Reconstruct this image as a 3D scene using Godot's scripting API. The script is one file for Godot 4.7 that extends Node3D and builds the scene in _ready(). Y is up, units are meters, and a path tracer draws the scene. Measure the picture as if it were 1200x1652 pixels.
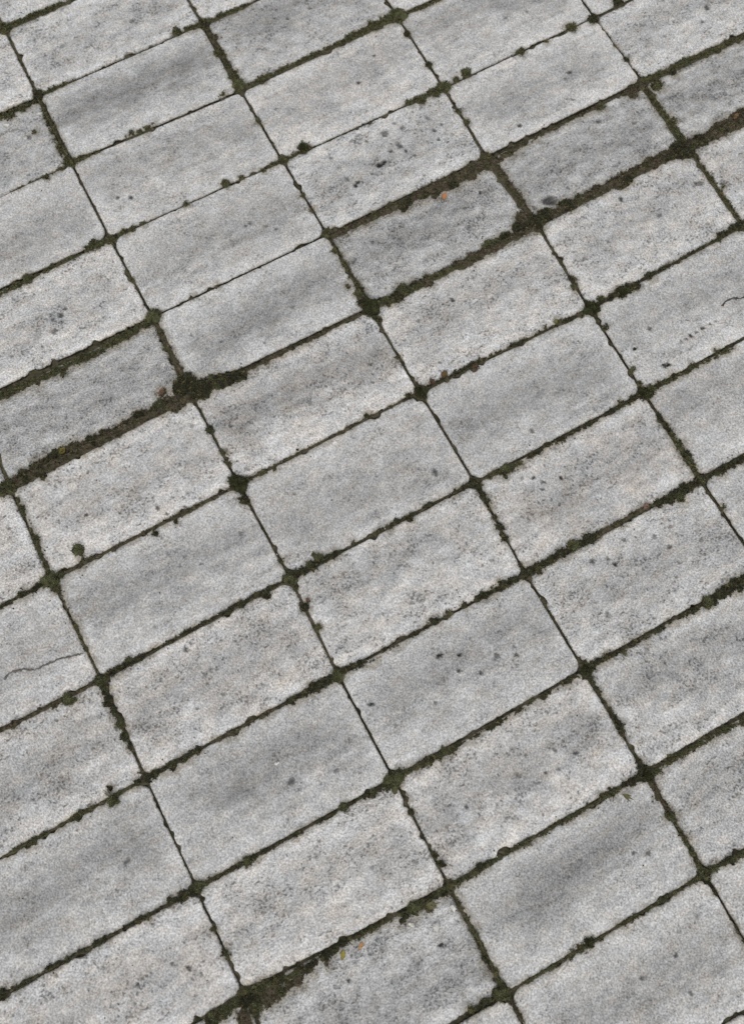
extends Node3D
# A pavement of oblong grey concrete stones laid in a plain grid, moss and soil in its joints, seen from standing height under an overcast sky.
# Lengths in the helper calls below are millimetres on the ground (x along the long joints, z along the short ones).

const CELL := 1.25          # raster of the joint filling
const X0 := -570.0
const Z0 := -840.0
const NX := 1072
const NZ := 1176

var fill := PackedFloat32Array()     # how far inside a patch of moss or soil a place lies (mm), negative outside
var sort := PackedByteArray()        # 0 soil, 1 green moss, 2 brown soil and litter, 3 dark moss
var gap := PackedByteArray()         # 1 in and beside a joint
var level := PackedFloat32Array()    # height of the stones there
var pits: Array[Vector4] = []
var laid: Array[Vector2] = []
var noises := {}
var mats := {}
var pavement: Node3D
var rng := RandomNumberGenerator.new()

func _ready():
	# ---- camera, sky, light, exposure
	var cam := Camera3D.new()
	cam.name = "camera"
	cam.transform = Transform3D(Vector3(0.88013, -0.00640, 0.47470), Vector3(0.46175, 0.24386, -0.85283), Vector3(-0.11030, 0.96979, 0.21758), Vector3(-0.09345, 0.82161, 0.18434))
	cam.fov = 62.036
	cam.near = 0.05
	cam.far = 600.0
	var optics := CameraAttributesPhysical.new()
	optics.frustum_focal_length = 12.0 / tan(deg_to_rad(cam.fov * 0.5))
	optics.frustum_focus_distance = 0.84
	optics.frustum_near = 0.05
	optics.frustum_far = 600.0
	optics.exposure_aperture = 3.8
	cam.attributes = optics
	add_child(cam)
	cam.current = true
	var sky_mat := ProceduralSkyMaterial.new()
	sky_mat.sky_top_color = Color(0.835, 0.84, 0.85)
	sky_mat.sky_horizon_color = Color(0.79, 0.795, 0.80)
	sky_mat.ground_horizon_color = Color(0.6, 0.6, 0.6)
	sky_mat.ground_bottom_color = Color(0.3, 0.3, 0.3)
	sky_mat.sky_curve = 0.2
	sky_mat.sun_angle_max = 1.0
	var sky := Sky.new()
	sky.sky_material = sky_mat
	var env := Environment.new()
	env.background_mode = Environment.BG_SKY
	env.sky = sky
	env.tonemap_mode = Environment.TONE_MAPPER_LINEAR
	env.tonemap_exposure = 1.28
	env.sdfgi_enabled = true
	env.ssao_enabled = true
	env.ssil_enabled = true
	var we := WorldEnvironment.new()
	we.name = "world_environment"
	we.environment = env
	add_child(we)
	var sun := DirectionalLight3D.new()
	sun.name = "sun"
	sun.light_energy = 0.34
	sun.light_angular_distance = 24.0
	sun.light_color = Color(1.0, 0.98, 0.95)
	sun.shadow_enabled = true
	sun.rotation_degrees = Vector3(-42, -42, 0)
	add_child(sun)

	rng.seed = 4711
	for n in [["wide", 70.0, 3], ["mid", 26.0, 3], ["small", 8.0, 2], ["tiny", 3.2, 2], ["chip", 11.0, 2], ["tint", 45.0, 2]]:
		var f := FastNoiseLite.new()
		f.noise_type = FastNoiseLite.TYPE_SIMPLEX_SMOOTH
		f.seed = 31 + noises.size()
		f.frequency = 1.0 / n[1]
		f.fractal_octaves = n[2]
		noises[n[0]] = f
	fill.resize(NX * NZ); fill.fill(-99.0)
	sort.resize(NX * NZ)
	gap.resize(NX * NZ)
	level.resize(NX * NZ)
	for kind in ["sanded", "rough", "eroded"]:
		mats[kind] = stone_material(kind)

	# ---- large structure
	var ground := MeshInstance3D.new()
	ground.name = "ground"
	var pm := PlaneMesh.new()
	pm.size = Vector2(900, 900)
	ground.mesh = pm
	ground.position.y = -0.009
	ground.material_override = plain(Color(0.055, 0.047, 0.036), 0.95)
	add_child(ground)
	ground.set_meta("kind", "structure")
	pavement = Node3D.new()
	pavement.name = "pavement"
	pavement.set_meta("kind", "structure")
	add_child(pavement)

	lay_joints()
	lay_moss()
	mark_pits()
	lay_stones()
	lay_far_paving()
	build_joint_soil()
	scatter_shoots()
	scatter_grit()
	lay_clumps()
	lay_small_things()

# ------------------------------------------------------------------ helpers
func plain(c: Color, rough := 0.9) -> StandardMaterial3D:
	var m := StandardMaterial3D.new()
	m.albedo_color = c.linear_to_srgb()
	m.roughness = rough
	m.metallic_specular = 0.25
	return m

func tinted(rough := 0.95) -> StandardMaterial3D:
	var m := plain(Color(1, 1, 1), rough)
	m.vertex_color_use_as_albedo = true
	m.metallic_specular = 0.15
	return m

func n2(called: String, x: float, z: float) -> float:
	return noises[called].get_noise_2d(x, z)

func soft(a: float, b: float, x: float) -> float:
	var t := clampf((x - a) / (b - a), 0.0, 1.0)
	return t * t * (3.0 - 2.0 * t)

func at(x: float, z: float) -> int:
	var i := int((x - X0) / CELL)
	var k := int((z - Z0) / CELL)
	return -1 if i < 0 or k < 0 or i >= NX or k >= NZ else k * NX + i

func strip(x1: float, z1: float, x2: float, z2: float, r1: float, r2: float, kind: String):
	var code: int = {"green": 1, "brown": 2, "dark": 3}[kind]
	var m := maxf(r1, r2) + 7.0
	var i0 := maxi(0, int((minf(x1, x2) - m - X0) / CELL))
	var i1 := mini(NX - 1, int((maxf(x1, x2) + m - X0) / CELL))
	var k0 := maxi(0, int((minf(z1, z2) - m - Z0) / CELL))
	var k1 := mini(NZ - 1, int((maxf(z1, z2) + m - Z0) / CELL))
	var dx := x2 - x1
	var dz := z2 - z1
	var ll := maxf(dx * dx + dz * dz, 1e-6)
	for k in range(k0, k1 + 1):
		var z := Z0 + k * CELL
		for i in range(i0, i1 + 1):
			var x := X0 + i * CELL
			var t := clampf(((x - x1) * dx + (z - z1) * dz) / ll, 0.0, 1.0)
			var ex := x - x1 - dx * t
			var ez := z - z1 - dz * t
			var v := r1 + (r2 - r1) * t - sqrt(ex * ex + ez * ez)
			var p := k * NX + i
			if v > fill[p]:
				fill[p] = v
				if v > -7.0:
					sort[p] = code

func patch(x: float, z: float, r: float, kind: String):
	strip(x, z, x, z, r, r, kind)

func joint(x1: float, z1: float, x2: float, z2: float, w: float):
	var m := w * 0.5 + 4.0
	var i0 := maxi(0, int((minf(x1, x2) - m - X0) / CELL))
	var i1 := mini(NX - 1, int((maxf(x1, x2) + m - X0) / CELL))
	var k0 := maxi(0, int((minf(z1, z2) - m - Z0) / CELL))
	var k1 := mini(NZ - 1, int((maxf(z1, z2) + m - Z0) / CELL))
	for k in range(k0, k1 + 1):
		for i in range(i0, i1 + 1):
			gap[k * NX + i] = 1

func pit(x: float, z: float, r: float, strength: float):
	pits.append(Vector4(x, z, r, strength))

# ------------------------------------------------------------------ stone surfaces
func stone_material(kind: String) -> StandardMaterial3D:
	var side := 1024                      # 1024 texels cover 350 mm of concrete
	var per := 350.0 / side
	var px := {}
	for n in [["fine", 1.05, FastNoiseLite.TYPE_VALUE, 1], ["grain", 2.3, FastNoiseLite.TYPE_SIMPLEX_SMOOTH, 2], ["grit", 3.0, FastNoiseLite.TYPE_CELLULAR, 1], ["blot", 12.0, FastNoiseLite.TYPE_SIMPLEX_SMOOTH, 3], ["cloud", 32.0, FastNoiseLite.TYPE_SIMPLEX_SMOOTH, 3], ["hole", 4.0, FastNoiseLite.TYPE_SIMPLEX_SMOOTH, 1], ["hue", 14.0, FastNoiseLite.TYPE_SIMPLEX_SMOOTH, 2]]:
		var f := FastNoiseLite.new()
		f.noise_type = n[2]
		f.seed = 900 + px.size() + hash(kind) % 97
		f.frequency = per / n[1]
		f.fractal_octaves = n[3]
		f.fractal_type = FastNoiseLite.FRACTAL_NONE if n[3] == 1 else FastNoiseLite.FRACTAL_FBM
		f.cellular_return_type = FastNoiseLite.RETURN_CELL_VALUE
		var wide := side if n[2] != FastNoiseLite.TYPE_SIMPLEX_SMOOTH or n[0] == "grain" or n[0] == "hole" else side / 2
		var im := f.get_image(wide, side, false, false, false)
		im.resize(side, side, Image.INTERPOLATE_CUBIC)      # blotches drawn out along the stone, as it was pressed
		px[n[0]] = im.get_data()
	var fine: PackedByteArray = px.fine
	var grain: PackedByteArray = px.grain
	var grit: PackedByteArray = px.grit
	var blot: PackedByteArray = px.blot
	var cloud: PackedByteArray = px.cloud
	var hole: PackedByteArray = px.hole
	var hue: PackedByteArray = px.hue
	var w: Dictionary = {
		"sanded": {"fine": 0.29, "grain": 0.29, "grit": 0.02, "blot": 0.16, "cloud": 0.09, "hole": 0.13, "edge": 43, "hue": 0.06, "up": 0.5},
		"rough": {"fine": 0.29, "grain": 0.32, "grit": 0.04, "blot": 0.22, "cloud": 0.13, "hole": 0.20, "edge": 54, "hue": 0.07, "up": 0.8},
		"eroded": {"fine": 0.28, "grain": 0.34, "grit": 0.06, "blot": 0.30, "cloud": 0.14, "hole": 0.18, "edge": 54, "hue": 0.05, "up": 1.2}}[kind]
	var wf: float = w.fine / 255.0
	var wg: float = w.grain / 255.0
	var wt: float = w.grit / 255.0
	var wb: float = w.blot / 255.0
	var wc: float = w.cloud / 255.0
	var wh: float = w.hole
	var edge: int = w.edge
	var wu: float = w.hue / 255.0
	var mean: float = 127.5 * (wf + wg + wt + wb + wc)
	var rgb := PackedByteArray()
	rgb.resize(side * side * 3)
	var up := PackedByteArray()
	up.resize(side * side)
	for p in side * side:
		var v := fine[p] * wf + grain[p] * wg + grit[p] * wt + blot[p] * wb + cloud[p] * wc - mean
		var h := 0.5 + v * 0.9
		var e := edge + (112 - cloud[p]) * 0.65 + (118 - blot[p]) * 0.5 - hole[p]
		if e > 0:
			var deep := minf(e / 22.0, 1.0) * wh
			v -= deep
			h -= deep * 1.6
		v = 0.80 + v * 0.8
		var c := maxf(hue[p] - 128, (hue[p] - 128) * 0.25) * wu
		rgb[p * 3] = clampi(int(255.0 * (v + c * 0.6)), 0, 255)
		rgb[p * 3 + 1] = clampi(int(255.0 * v), 0, 255)
		rgb[p * 3 + 2] = clampi(int(255.0 * (v - c * 0.7)), 0, 255)
		up[p] = clampi(int(255.0 * h), 0, 255)
	var colour := Image.create_from_data(side, side, false, Image.FORMAT_RGB8, rgb)
	var relief := Image.create_from_data(side, side, false, Image.FORMAT_L8, up)
	relief.convert(Image.FORMAT_RGBA8)
	relief.bump_map_to_normal_map(6.0 * w.up)
	var m := StandardMaterial3D.new()
	m.albedo_texture = ImageTexture.create_from_image(colour)
	m.vertex_color_use_as_albedo = true
	m.normal_enabled = true
	m.normal_texture = ImageTexture.create_from_image(relief)
	m.normal_scale = 0.8
	m.roughness = 0.93
	m.metallic_specular = 0.2
	return m

func ticks(half: float, step: float) -> PackedFloat32Array:
	var out := PackedFloat32Array()
	var near: Array = [0.0, 0.35, 0.9, 1.7, 2.7, 4.0] if step < 4.0 else [0.0, 0.9, 2.7]
	for v in near:
		out.append(-half + v)
	var start: float = near[-1]
	var n := int(ceil((2.0 * half - 2.0 * start) / step))
	for i in range(1, n):
		out.append(-half + start + (2.0 * half - 2.0 * start) * i / n)
	for i in near.size():
		out.append(half - near[near.size() - 1 - i])
	return out

# One paving stone: corners, surface, base colour, strength and place of its weathered band, height, warmth of its colour.
func stone(c0: Vector2, c1: Vector2, c2: Vector2, c3: Vector2, kind: String, tone: float, band: float, where: float, top: float, warm: float, in_view: bool, sd: int):
	var r := RandomNumberGenerator.new()
	r.seed = sd * 7919 + 13
	var a := c0.distance_to(c1) * 0.5
	var b := c0.distance_to(c3) * 0.5
	var xs := ticks(a, 1.6 if in_view else 9.0)
	var zs := ticks(b, 1.6 if in_view else 9.0)
	var nx := xs.size()
	var nz := zs.size()
	var mid := (c0 + c1 + c2 + c3) * 0.25
	laid.append(mid * 0.001)
	var radii := [0.0, 0.0, 0.0, 0.0]
	for i in 4:
		radii[i] = r.randf_range(6.0, 10.5) if r.randf() < 0.85 else r.randf_range(11.0, 16.0)
	var worn: float = {"sanded": 1.0, "rough": 1.5, "eroded": 2.2}[kind]
	var mine: Array[Vector4] = []
	for p in pits:
		if absf(p.x - mid.x) < a + 4 and absf(p.y - mid.y) < b + 4:
			mine.append(p)
	# where the stone lies, for the joint filling
	if top < -1.0:
		for k in range(int((mid.y - b - 2 - Z0) / CELL), int((mid.y + b + 2 - Z0) / CELL)):
			for i in range(int((mid.x - a - 2 - X0) / CELL), int((mid.x + a + 2 - X0) / CELL)):
				if i >= 0 and k >= 0 and i < NX and k < NZ:
					level[k * NX + i] = top
	var tilt := Vector2(r.randf_range(-1, 1), r.randf_range(-1, 1)) * 0.008
	top += r.randf_range(-0.5, 0.5)
	var off := Vector2(r.randf_range(0.02, 0.40), r.randf_range(0.02, 0.66))
	var flip := Vector2(1 if r.randf() < 0.5 else -1, 1 if r.randf() < 0.5 else -1)
	var lean := r.randf_range(-0.22, 0.22)
	var from := r.randf_range(-0.3, 0.0)
	var far := r.randf_range(1.0, 1.3)
	var seed_x := r.randf_range(0, 4000)
	var verts := PackedVector3Array()
	var uvs := PackedVector2Array()
	var cols := PackedColorArray()
	var idx := PackedInt32Array()
	for k in nz:
		for i in nx:
			var x := xs[i]
			var z := zs[k]
			var ex := a - absf(x)
			var ez := b - absf(z)
			var d := minf(ex, ez)
			var radius: float = radii[(1 if x > 0 else 0) + (2 if z > 0 else 0)]
			if ex < radius and ez < radius:       # rounded corner
				var q := Vector2(radius - ex, radius - ez)
				if q.length() > 0.001:
					q *= maxf(q.x, q.y) / q.length()
				x = signf(x) * (a - radius + q.x)
				z = signf(z) * (b - radius + q.y)
			var u := (x / a + 1.0) * 0.5
			var v := (z / b + 1.0) * 0.5
			var p := c0.lerp(c1, u).lerp(c3.lerp(c2, u), v)
			var s := n2("small", p.x + seed_x, p.y)
			var low := n2("wide", p.x + seed_x, p.y)
			var m := n2("mid", p.x + seed_x, p.y)
			var fade := 1.0 - soft(0.0, 8.0, d)
			if fade > 0.0:
				var c := n2("chip", p.x * 0.5 + seed_x, p.y * 0.5)
				var e := (0.3 + m * 0.6 + s * 0.5 + n2("tiny", p.x, p.y) * 0.5) * worn * 0.55 + minf(3.0, maxf(0.0, c - 0.34) * 7.0) * worn
				var wx := 1.0 - soft(0.0, 8.0, ex)
				var wz := 1.0 - soft(0.0, 8.0, ez)
				p.x -= signf(x) * wx * e
				p.y -= signf(z) * wz * e
			var y := 0.0
			var er := (1.9 + n2("mid", p.x + 300, p.y) * 1.3) * worn
			if d < er:
				y -= er * (1.0 - sqrt(maxf(0.0, 1.0 - pow(1.0 - d / er, 2.0)))) * 0.75
			y += low * 0.35 + s * (0.12 * worn) + m * 0.2 * worn + tilt.x * x + tilt.y * z
			if kind == "eroded":
				y += n2("tiny", p.x, p.y) * 0.3 - (1.0 - soft(0.0, 14.0, d)) * (0.3 + m * 0.8)
			# colour of the concrete and its weathering
			var streak := n2("small", p.x * 0.16 + seed_x, p.y * 0.75) * 0.6 + n2("mid", p.x * 0.3 + seed_x, p.y) * 0.8
			var l := tone * (1.03 + low * 0.09 + m * 0.06 + streak * 0.10)
			var across := v - where - lean * (u - 0.5) + streak * 0.14 + low * 0.1
			var along := soft(from - 0.1, from + 0.35, u + m * 0.1) * (1.0 - soft(far - 0.3, far + 0.1, u + low * 0.1))
			l *= 1.0 - minf(0.5, band * 1.0 + 0.09) * exp(-across * across / 0.06) * along
			l *= 1.01 + 0.085 * (1.0 - soft(2.0, 24.0, d + m * 6.0))
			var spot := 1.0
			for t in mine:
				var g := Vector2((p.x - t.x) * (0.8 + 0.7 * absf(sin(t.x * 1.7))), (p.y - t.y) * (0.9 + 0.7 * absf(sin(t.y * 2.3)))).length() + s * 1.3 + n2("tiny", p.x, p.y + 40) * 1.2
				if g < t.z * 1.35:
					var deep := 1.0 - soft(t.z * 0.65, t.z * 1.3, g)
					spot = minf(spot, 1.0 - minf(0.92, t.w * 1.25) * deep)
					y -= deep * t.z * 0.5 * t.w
			var tint := n2("tint", p.x + seed_x, p.y + 77)
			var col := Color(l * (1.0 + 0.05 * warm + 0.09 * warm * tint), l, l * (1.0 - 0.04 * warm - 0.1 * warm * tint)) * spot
			# stain that creeps out of the joints
			var cell := at(p.x, p.y)
			if cell >= 0:
				var near: float = fill[cell] + s * 2.6 + m * 4.0 + (1.5 if kind == "eroded" else 0.0)
				if near > -5.0:
					var k2 := soft(-5.5, 0.8, near) * 0.55
					col = col.lerp(Color(0.16, 0.138, 0.095), k2)
			if d < 1.5:
				col = col.lerp(Color(0.16, 0.14, 0.10), (1.0 - d / 1.5) * 0.5)
			col.a = 1.0
			verts.append(Vector3(p.x, y + top, p.y) * 0.001)
			cols.append(col * 1.16 / 0.62)
			uvs.append(Vector2((p.x - mid.x) * flip.x, (p.y - mid.y) * flip.y) / 350.0 + off)
	for k in nz - 1:
		for i in nx - 1:
			var q := k * nx + i
			idx.append_array([q, q + 1, q + nx + 1, q, q + nx + 1, q + nx])
	# sides, down into the bed
	var ring := PackedInt32Array()
	for i in nx - 1: ring.append(i)
	for k in nz - 1: ring.append(k * nx + nx - 1)
	for i in nx - 1: ring.append((nz - 1) * nx + nx - 1 - i)
	for k in nz - 1: ring.append((nz - 1 - k) * nx)
	var base := verts.size()
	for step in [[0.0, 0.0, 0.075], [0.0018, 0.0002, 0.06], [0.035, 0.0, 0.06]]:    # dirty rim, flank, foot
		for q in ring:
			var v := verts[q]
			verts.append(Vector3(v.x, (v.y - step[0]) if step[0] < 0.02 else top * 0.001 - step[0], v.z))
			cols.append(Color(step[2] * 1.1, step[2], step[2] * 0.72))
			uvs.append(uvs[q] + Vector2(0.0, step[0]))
	var n := ring.size()
	for i in n:
		var j := (i + 1) % n
		for b2 in [base, base + n]:
			idx.append_array([b2 + i, b2 + n + i, b2 + n + j, b2 + i, b2 + n + j, b2 + j])
	var o := mesh_of(verts, idx, cols, uvs, mats[kind])
	o.name = "paving_stone"
	o.set_meta("kind", "structure")
	if kind == "eroded":
		o.set_meta("label", "sunken, rough paving stone with soil and moss over its edges")
	pavement.add_child(o, true)

func mesh_of(verts: PackedVector3Array, idx: PackedInt32Array, cols: PackedColorArray, uvs: PackedVector2Array, m: Material) -> MeshInstance3D:
	var arr := []
	arr.resize(Mesh.ARRAY_MAX)
	arr[Mesh.ARRAY_VERTEX] = verts
	arr[Mesh.ARRAY_INDEX] = idx
	if cols.size(): arr[Mesh.ARRAY_COLOR] = cols
	if uvs.size(): arr[Mesh.ARRAY_TEX_UV] = uvs
	var raw := ArrayMesh.new()
	raw.add_surface_from_arrays(Mesh.PRIMITIVE_TRIANGLES, arr)
	var st := SurfaceTool.new()
	st.create_from(raw, 0)
	st.generate_normals()
	if uvs.size(): st.generate_tangents()
	var o := MeshInstance3D.new()
	o.mesh = st.commit()
	o.material_override = m
	return o

# The same stones go on beyond what the photograph shows.
func lay_far_paving():
	var box := BoxMesh.new()
	box.size = Vector3(0.200, 0.04, 0.1015)
	box.material = plain(Color(0.36, 0.355, 0.345))
	var where: Array[Transform3D] = []
	for s in range(-14, 18):
		for j in range(-24, 34):
			var p := Vector2(0.0005 + s * 0.204, -0.6663 + j * 0.1053)
			if not laid.any(func(q): return absf(q.x - p.x) < 0.1 and absf(q.y - p.y) < 0.05):
				where.append(Transform3D(Basis(), Vector3(p.x, -0.0205, p.y)))
	var mm := MultiMesh.new()
	mm.transform_format = MultiMesh.TRANSFORM_3D
	mm.mesh = box
	mm.instance_count = where.size()
	for i in where.size():
		mm.set_instance_transform(i, where[i])
	var o := MultiMeshInstance3D.new()
	o.name = "far_paving"
	o.multimesh = mm
	o.set_meta("kind", "stuff")
	pavement.add_child(o, true)

# ------------------------------------------------------------------ soil and moss in the joints
func lift(f: float, lv: float, x: float, z: float) -> float:
	var h := f * 1.2
	if f > 0.0:
		h = 2.4 * (1.0 - exp(-f / 3.5)) + absf(n2("tiny", x + 50, z)) * 1.6
	return maxf(lv + h, -3.6 + minf(lv, 0.0) * 0.6 + n2("mid", x, z) * 1.6 + n2("small", x, z) * 1.2 + n2("tiny", x, z) * 0.6)

func inside(p: int, x: float, z: float) -> float:
	return fill[p] + n2("mid", x + 611, z) * 2.4 + n2("small", x, z) * 2.0 + n2("tiny", x, z) * 1.5 - 1.0

func filling_colour(p: int, f: float, x: float, z: float) -> Color:
	var soil := Color(0.088, 0.078, 0.055).lerp(Color(0.06, 0.06, 0.034), soft(-0.2, 0.4, n2("chip", x, z + 300)))
	if f < -0.5:
		return soil * (1.0 + n2("tiny", x, z) * 0.5)
	var k: int = sort[p]
	var c := Color(0.080, 0.081, 0.046)
	if k == 2: c = Color(0.084, 0.070, 0.052).lerp(Color(0.050, 0.050, 0.030), soft(-0.1, 0.5, n2("chip", x, z)))
	elif k == 3: c = Color(0.046, 0.046, 0.030)
	var t := n2("small", x + 900, z)
	c = c.lerp(Color(0.085, 0.084, 0.040) if t > 0 else Color(0.045, 0.034, 0.022), absf(t) * 0.8)
	return c * (1.0 + n2("tiny", x + 400, z) * 0.5)

func build_joint_soil():
	var used := PackedInt32Array()
	used.resize(NX * NZ)
	used.fill(-1)
	var verts := PackedVector3Array()
	var cols := PackedColorArray()
	var idx := PackedInt32Array()
	for k in NZ - 1:
		for i in NX - 1:
			var p := k * NX + i
			if gap[p] == 0 and fill[p] < -6.0:
				continue
			for q in [p, p + 1, p + NX, p + NX + 1]:
				if used[q] < 0:
					var x: float = X0 + (q % NX) * CELL
					var z: float = Z0 + (q / NX) * CELL
					var f := inside(q, x, z)
					used[q] = verts.size()
					verts.append(Vector3(x, lift(f, level[q], x, z), z) * 0.001)
					cols.append(filling_colour(q, f, x, z))
			idx.append_array([used[p], used[p + 1], used[p + NX + 1], used[p], used[p + NX + 1], used[p + NX]])
	for i in cols.size():
		cols[i].a = 1.0
	var o := mesh_of(verts, idx, cols, PackedVector2Array(), tinted())
	o.name = "joint_soil"
	o.set_meta("kind", "stuff")
	o.set_meta("label", "brown soil and low dark moss filling the joints between the paving stones")
	add_child(o)

func tuft_mesh(blades: int, tall: float, wide: float, sd: int) -> ArrayMesh:
	var r := RandomNumberGenerator.new()
	r.seed = sd
	var st := SurfaceTool.new()
	st.begin(Mesh.PRIMITIVE_TRIANGLES)
	for b in blades:
		blade(st, Vector3.ZERO, r.randf() * TAU, r.randf_range(0.2, 1.3), tall * r.randf_range(0.6, 1.2), wide * r.randf_range(0.7, 1.2), Color(1, 1, 1) * r.randf_range(0.7, 1.25))
	st.generate_normals()
	return st.commit()

# a small pointed leaf: two quads folded along a bent rib
func blade(st: SurfaceTool, root: Vector3, turn: float, bend: float, tall: float, wide: float, c: Color):
	c.a = 1.0
	st.set_color(c)
	var out := Vector3(cos(turn), 0, sin(turn))
	var side := Vector3(-sin(turn), 0, cos(turn)) * wide * 0.5
	var m := root + (out * sin(bend * 0.6) + Vector3.UP * cos(bend * 0.6)) * tall * 0.55
	var tip := m + (out * sin(bend * 1.2) + Vector3.UP * cos(bend * 1.2)) * tall * 0.5
	var fold := Vector3.UP * wide * 0.12
	for v in [root, m + side + fold, m, root, m, m - side + fold, m, m + side + fold, tip, m, tip, m - side + fold]:
		st.add_vertex(v)

func scatter_shoots():
	var where: Array = [[], [], []]
	var tint: Array = [[], [], []]
	for k in range(2, NZ - 2):
		for i in range(2, NX - 2):
			var p := k * NX + i
			if fill[p] < -4.0:
				continue
			var kind: int = sort[p]
			var keep := 0.75 if kind != 2 else 0.6
			if rng.randf() > keep:
				continue
			var x := X0 + (i + rng.randf() - 0.5) * CELL
			var z := Z0 + (k + rng.randf() - 0.5) * CELL
			var f := inside(p, x, z)
			if f < -0.4:
				continue
			var y := lift(f, level[p], x, z) - 0.3
			var s := rng.randf_range(0.7, 1.5) * (0.75 if kind == 2 else 1.0)
			var t := rng.randi() % 3
			where[t].append(Transform3D(Basis(Vector3.UP, rng.randf() * TAU).scaled(Vector3(s, s * rng.randf_range(0.7, 1.2), s)), Vector3(x, y, z) * 0.001))
			var c := filling_colour(p, f, x, z) * (rng.randf_range(0.8, 1.7) if kind != 2 else rng.randf_range(0.5, 2.1))
			if rng.randf() < 0.05:
				c = Color(0.16, 0.13, 0.06)
			c.a = 1.0
			tint[t].append(c)
	for t in 3:
		var mm := MultiMesh.new()
		mm.transform_format = MultiMesh.TRANSFORM_3D
		mm.use_colors = true
		mm.mesh = tuft_mesh(7, 0.0021, 0.0008, 50 + t)
		mm.instance_count = where[t].size()
		for i in where[t].size():
			mm.set_instance_transform(i, where[t][i])
			mm.set_instance_color(i, tint[t][i])
		var o := MultiMeshInstance3D.new()
		o.name = "joint_moss" if t == 0 else "joint_moss_00%d" % t
		o.multimesh = mm
		o.material_override = tinted()
		o.set_meta("kind", "stuff")
		o.set_meta("label", "tiny moss shoots growing all along the joints")
		add_child(o)

# loose grains of sand and crumbs of moss, most of them along the joints
func scatter_grit():
	var st := SurfaceTool.new()
	st.begin(Mesh.PRIMITIVE_TRIANGLES)
	var c := [Vector3(-1, 0, -0.7), Vector3(0.9, 0.1, -0.8), Vector3(1, -0.1, 0.7), Vector3(-0.7, 0, 0.9), Vector3(0.1, 0.8, 0.1), Vector3(0, -0.6, 0)]
	for f in [[0, 1, 4], [1, 2, 4], [2, 3, 4], [3, 0, 4], [1, 0, 5], [2, 1, 5], [3, 2, 5], [0, 3, 5]]:
		for i in f:
			st.set_color(Color(1, 1, 1))
			st.add_vertex(c[i] * 0.0005)
	st.generate_normals()
	var where: Array[Transform3D] = []
	var tint: Array[Color] = []
	for i in 60000:
		var x := rng.randf_range(X0 + 5, X0 + NX * CELL - 5)
		var z := rng.randf_range(Z0 + 5, Z0 + NZ * CELL - 5)
		var p := at(x, z)
		var near: float = fill[p]
		var chance := 0.010 if near < -14.0 else 0.25 * exp((near + 2.0) / 5.0)
		if near > 1.0 or rng.randf() > chance:
			continue
		var s := rng.randf_range(0.6, 1.7)
		where.append(Transform3D(Basis.from_euler(Vector3(rng.randf(), rng.randf() * TAU, rng.randf())).scaled(Vector3.ONE * s), Vector3(x, level[p] + 0.25, z) * 0.001))
		var k := rng.randf()
		tint.append(Color(0.05, 0.042, 0.03) * rng.randf_range(0.7, 2.0) if k < 0.6 else (Color(0.07, 0.07, 0.035) if k < 0.8 else Color(0.4, 0.385, 0.36) * rng.randf_range(0.6, 1.3)))
		tint[-1].a = 1.0
	var mm := MultiMesh.new()
	mm.transform_format = MultiMesh.TRANSFORM_3D
	mm.use_colors = true
	mm.mesh = st.commit()
	mm.instance_count = where.size()
	for i in where.size():
		mm.set_instance_transform(i, where[i])
		mm.set_instance_color(i, tint[i])
	var o := MultiMeshInstance3D.new()
	o.name = "grit"
	o.multimesh = mm
	o.material_override = tinted(0.85)
	o.set_meta("kind", "stuff")
	o.set_meta("label", "loose sand grains and crumbs along the joints")
	add_child(o)

# ------------------------------------------------------------------ things
func tag(o: Node, label: String, category: String, group := ""):
	o.set_meta("label", label)
	o.set_meta("category", category)
	if group: o.set_meta("group", group)

func surface_at(x: float, z: float) -> float:
	var p := at(x, z)
	return 0.0 if p < 0 else maxf(level[p] - 0.2, lift(inside(p, x, z), level[p], x, z))

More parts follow.
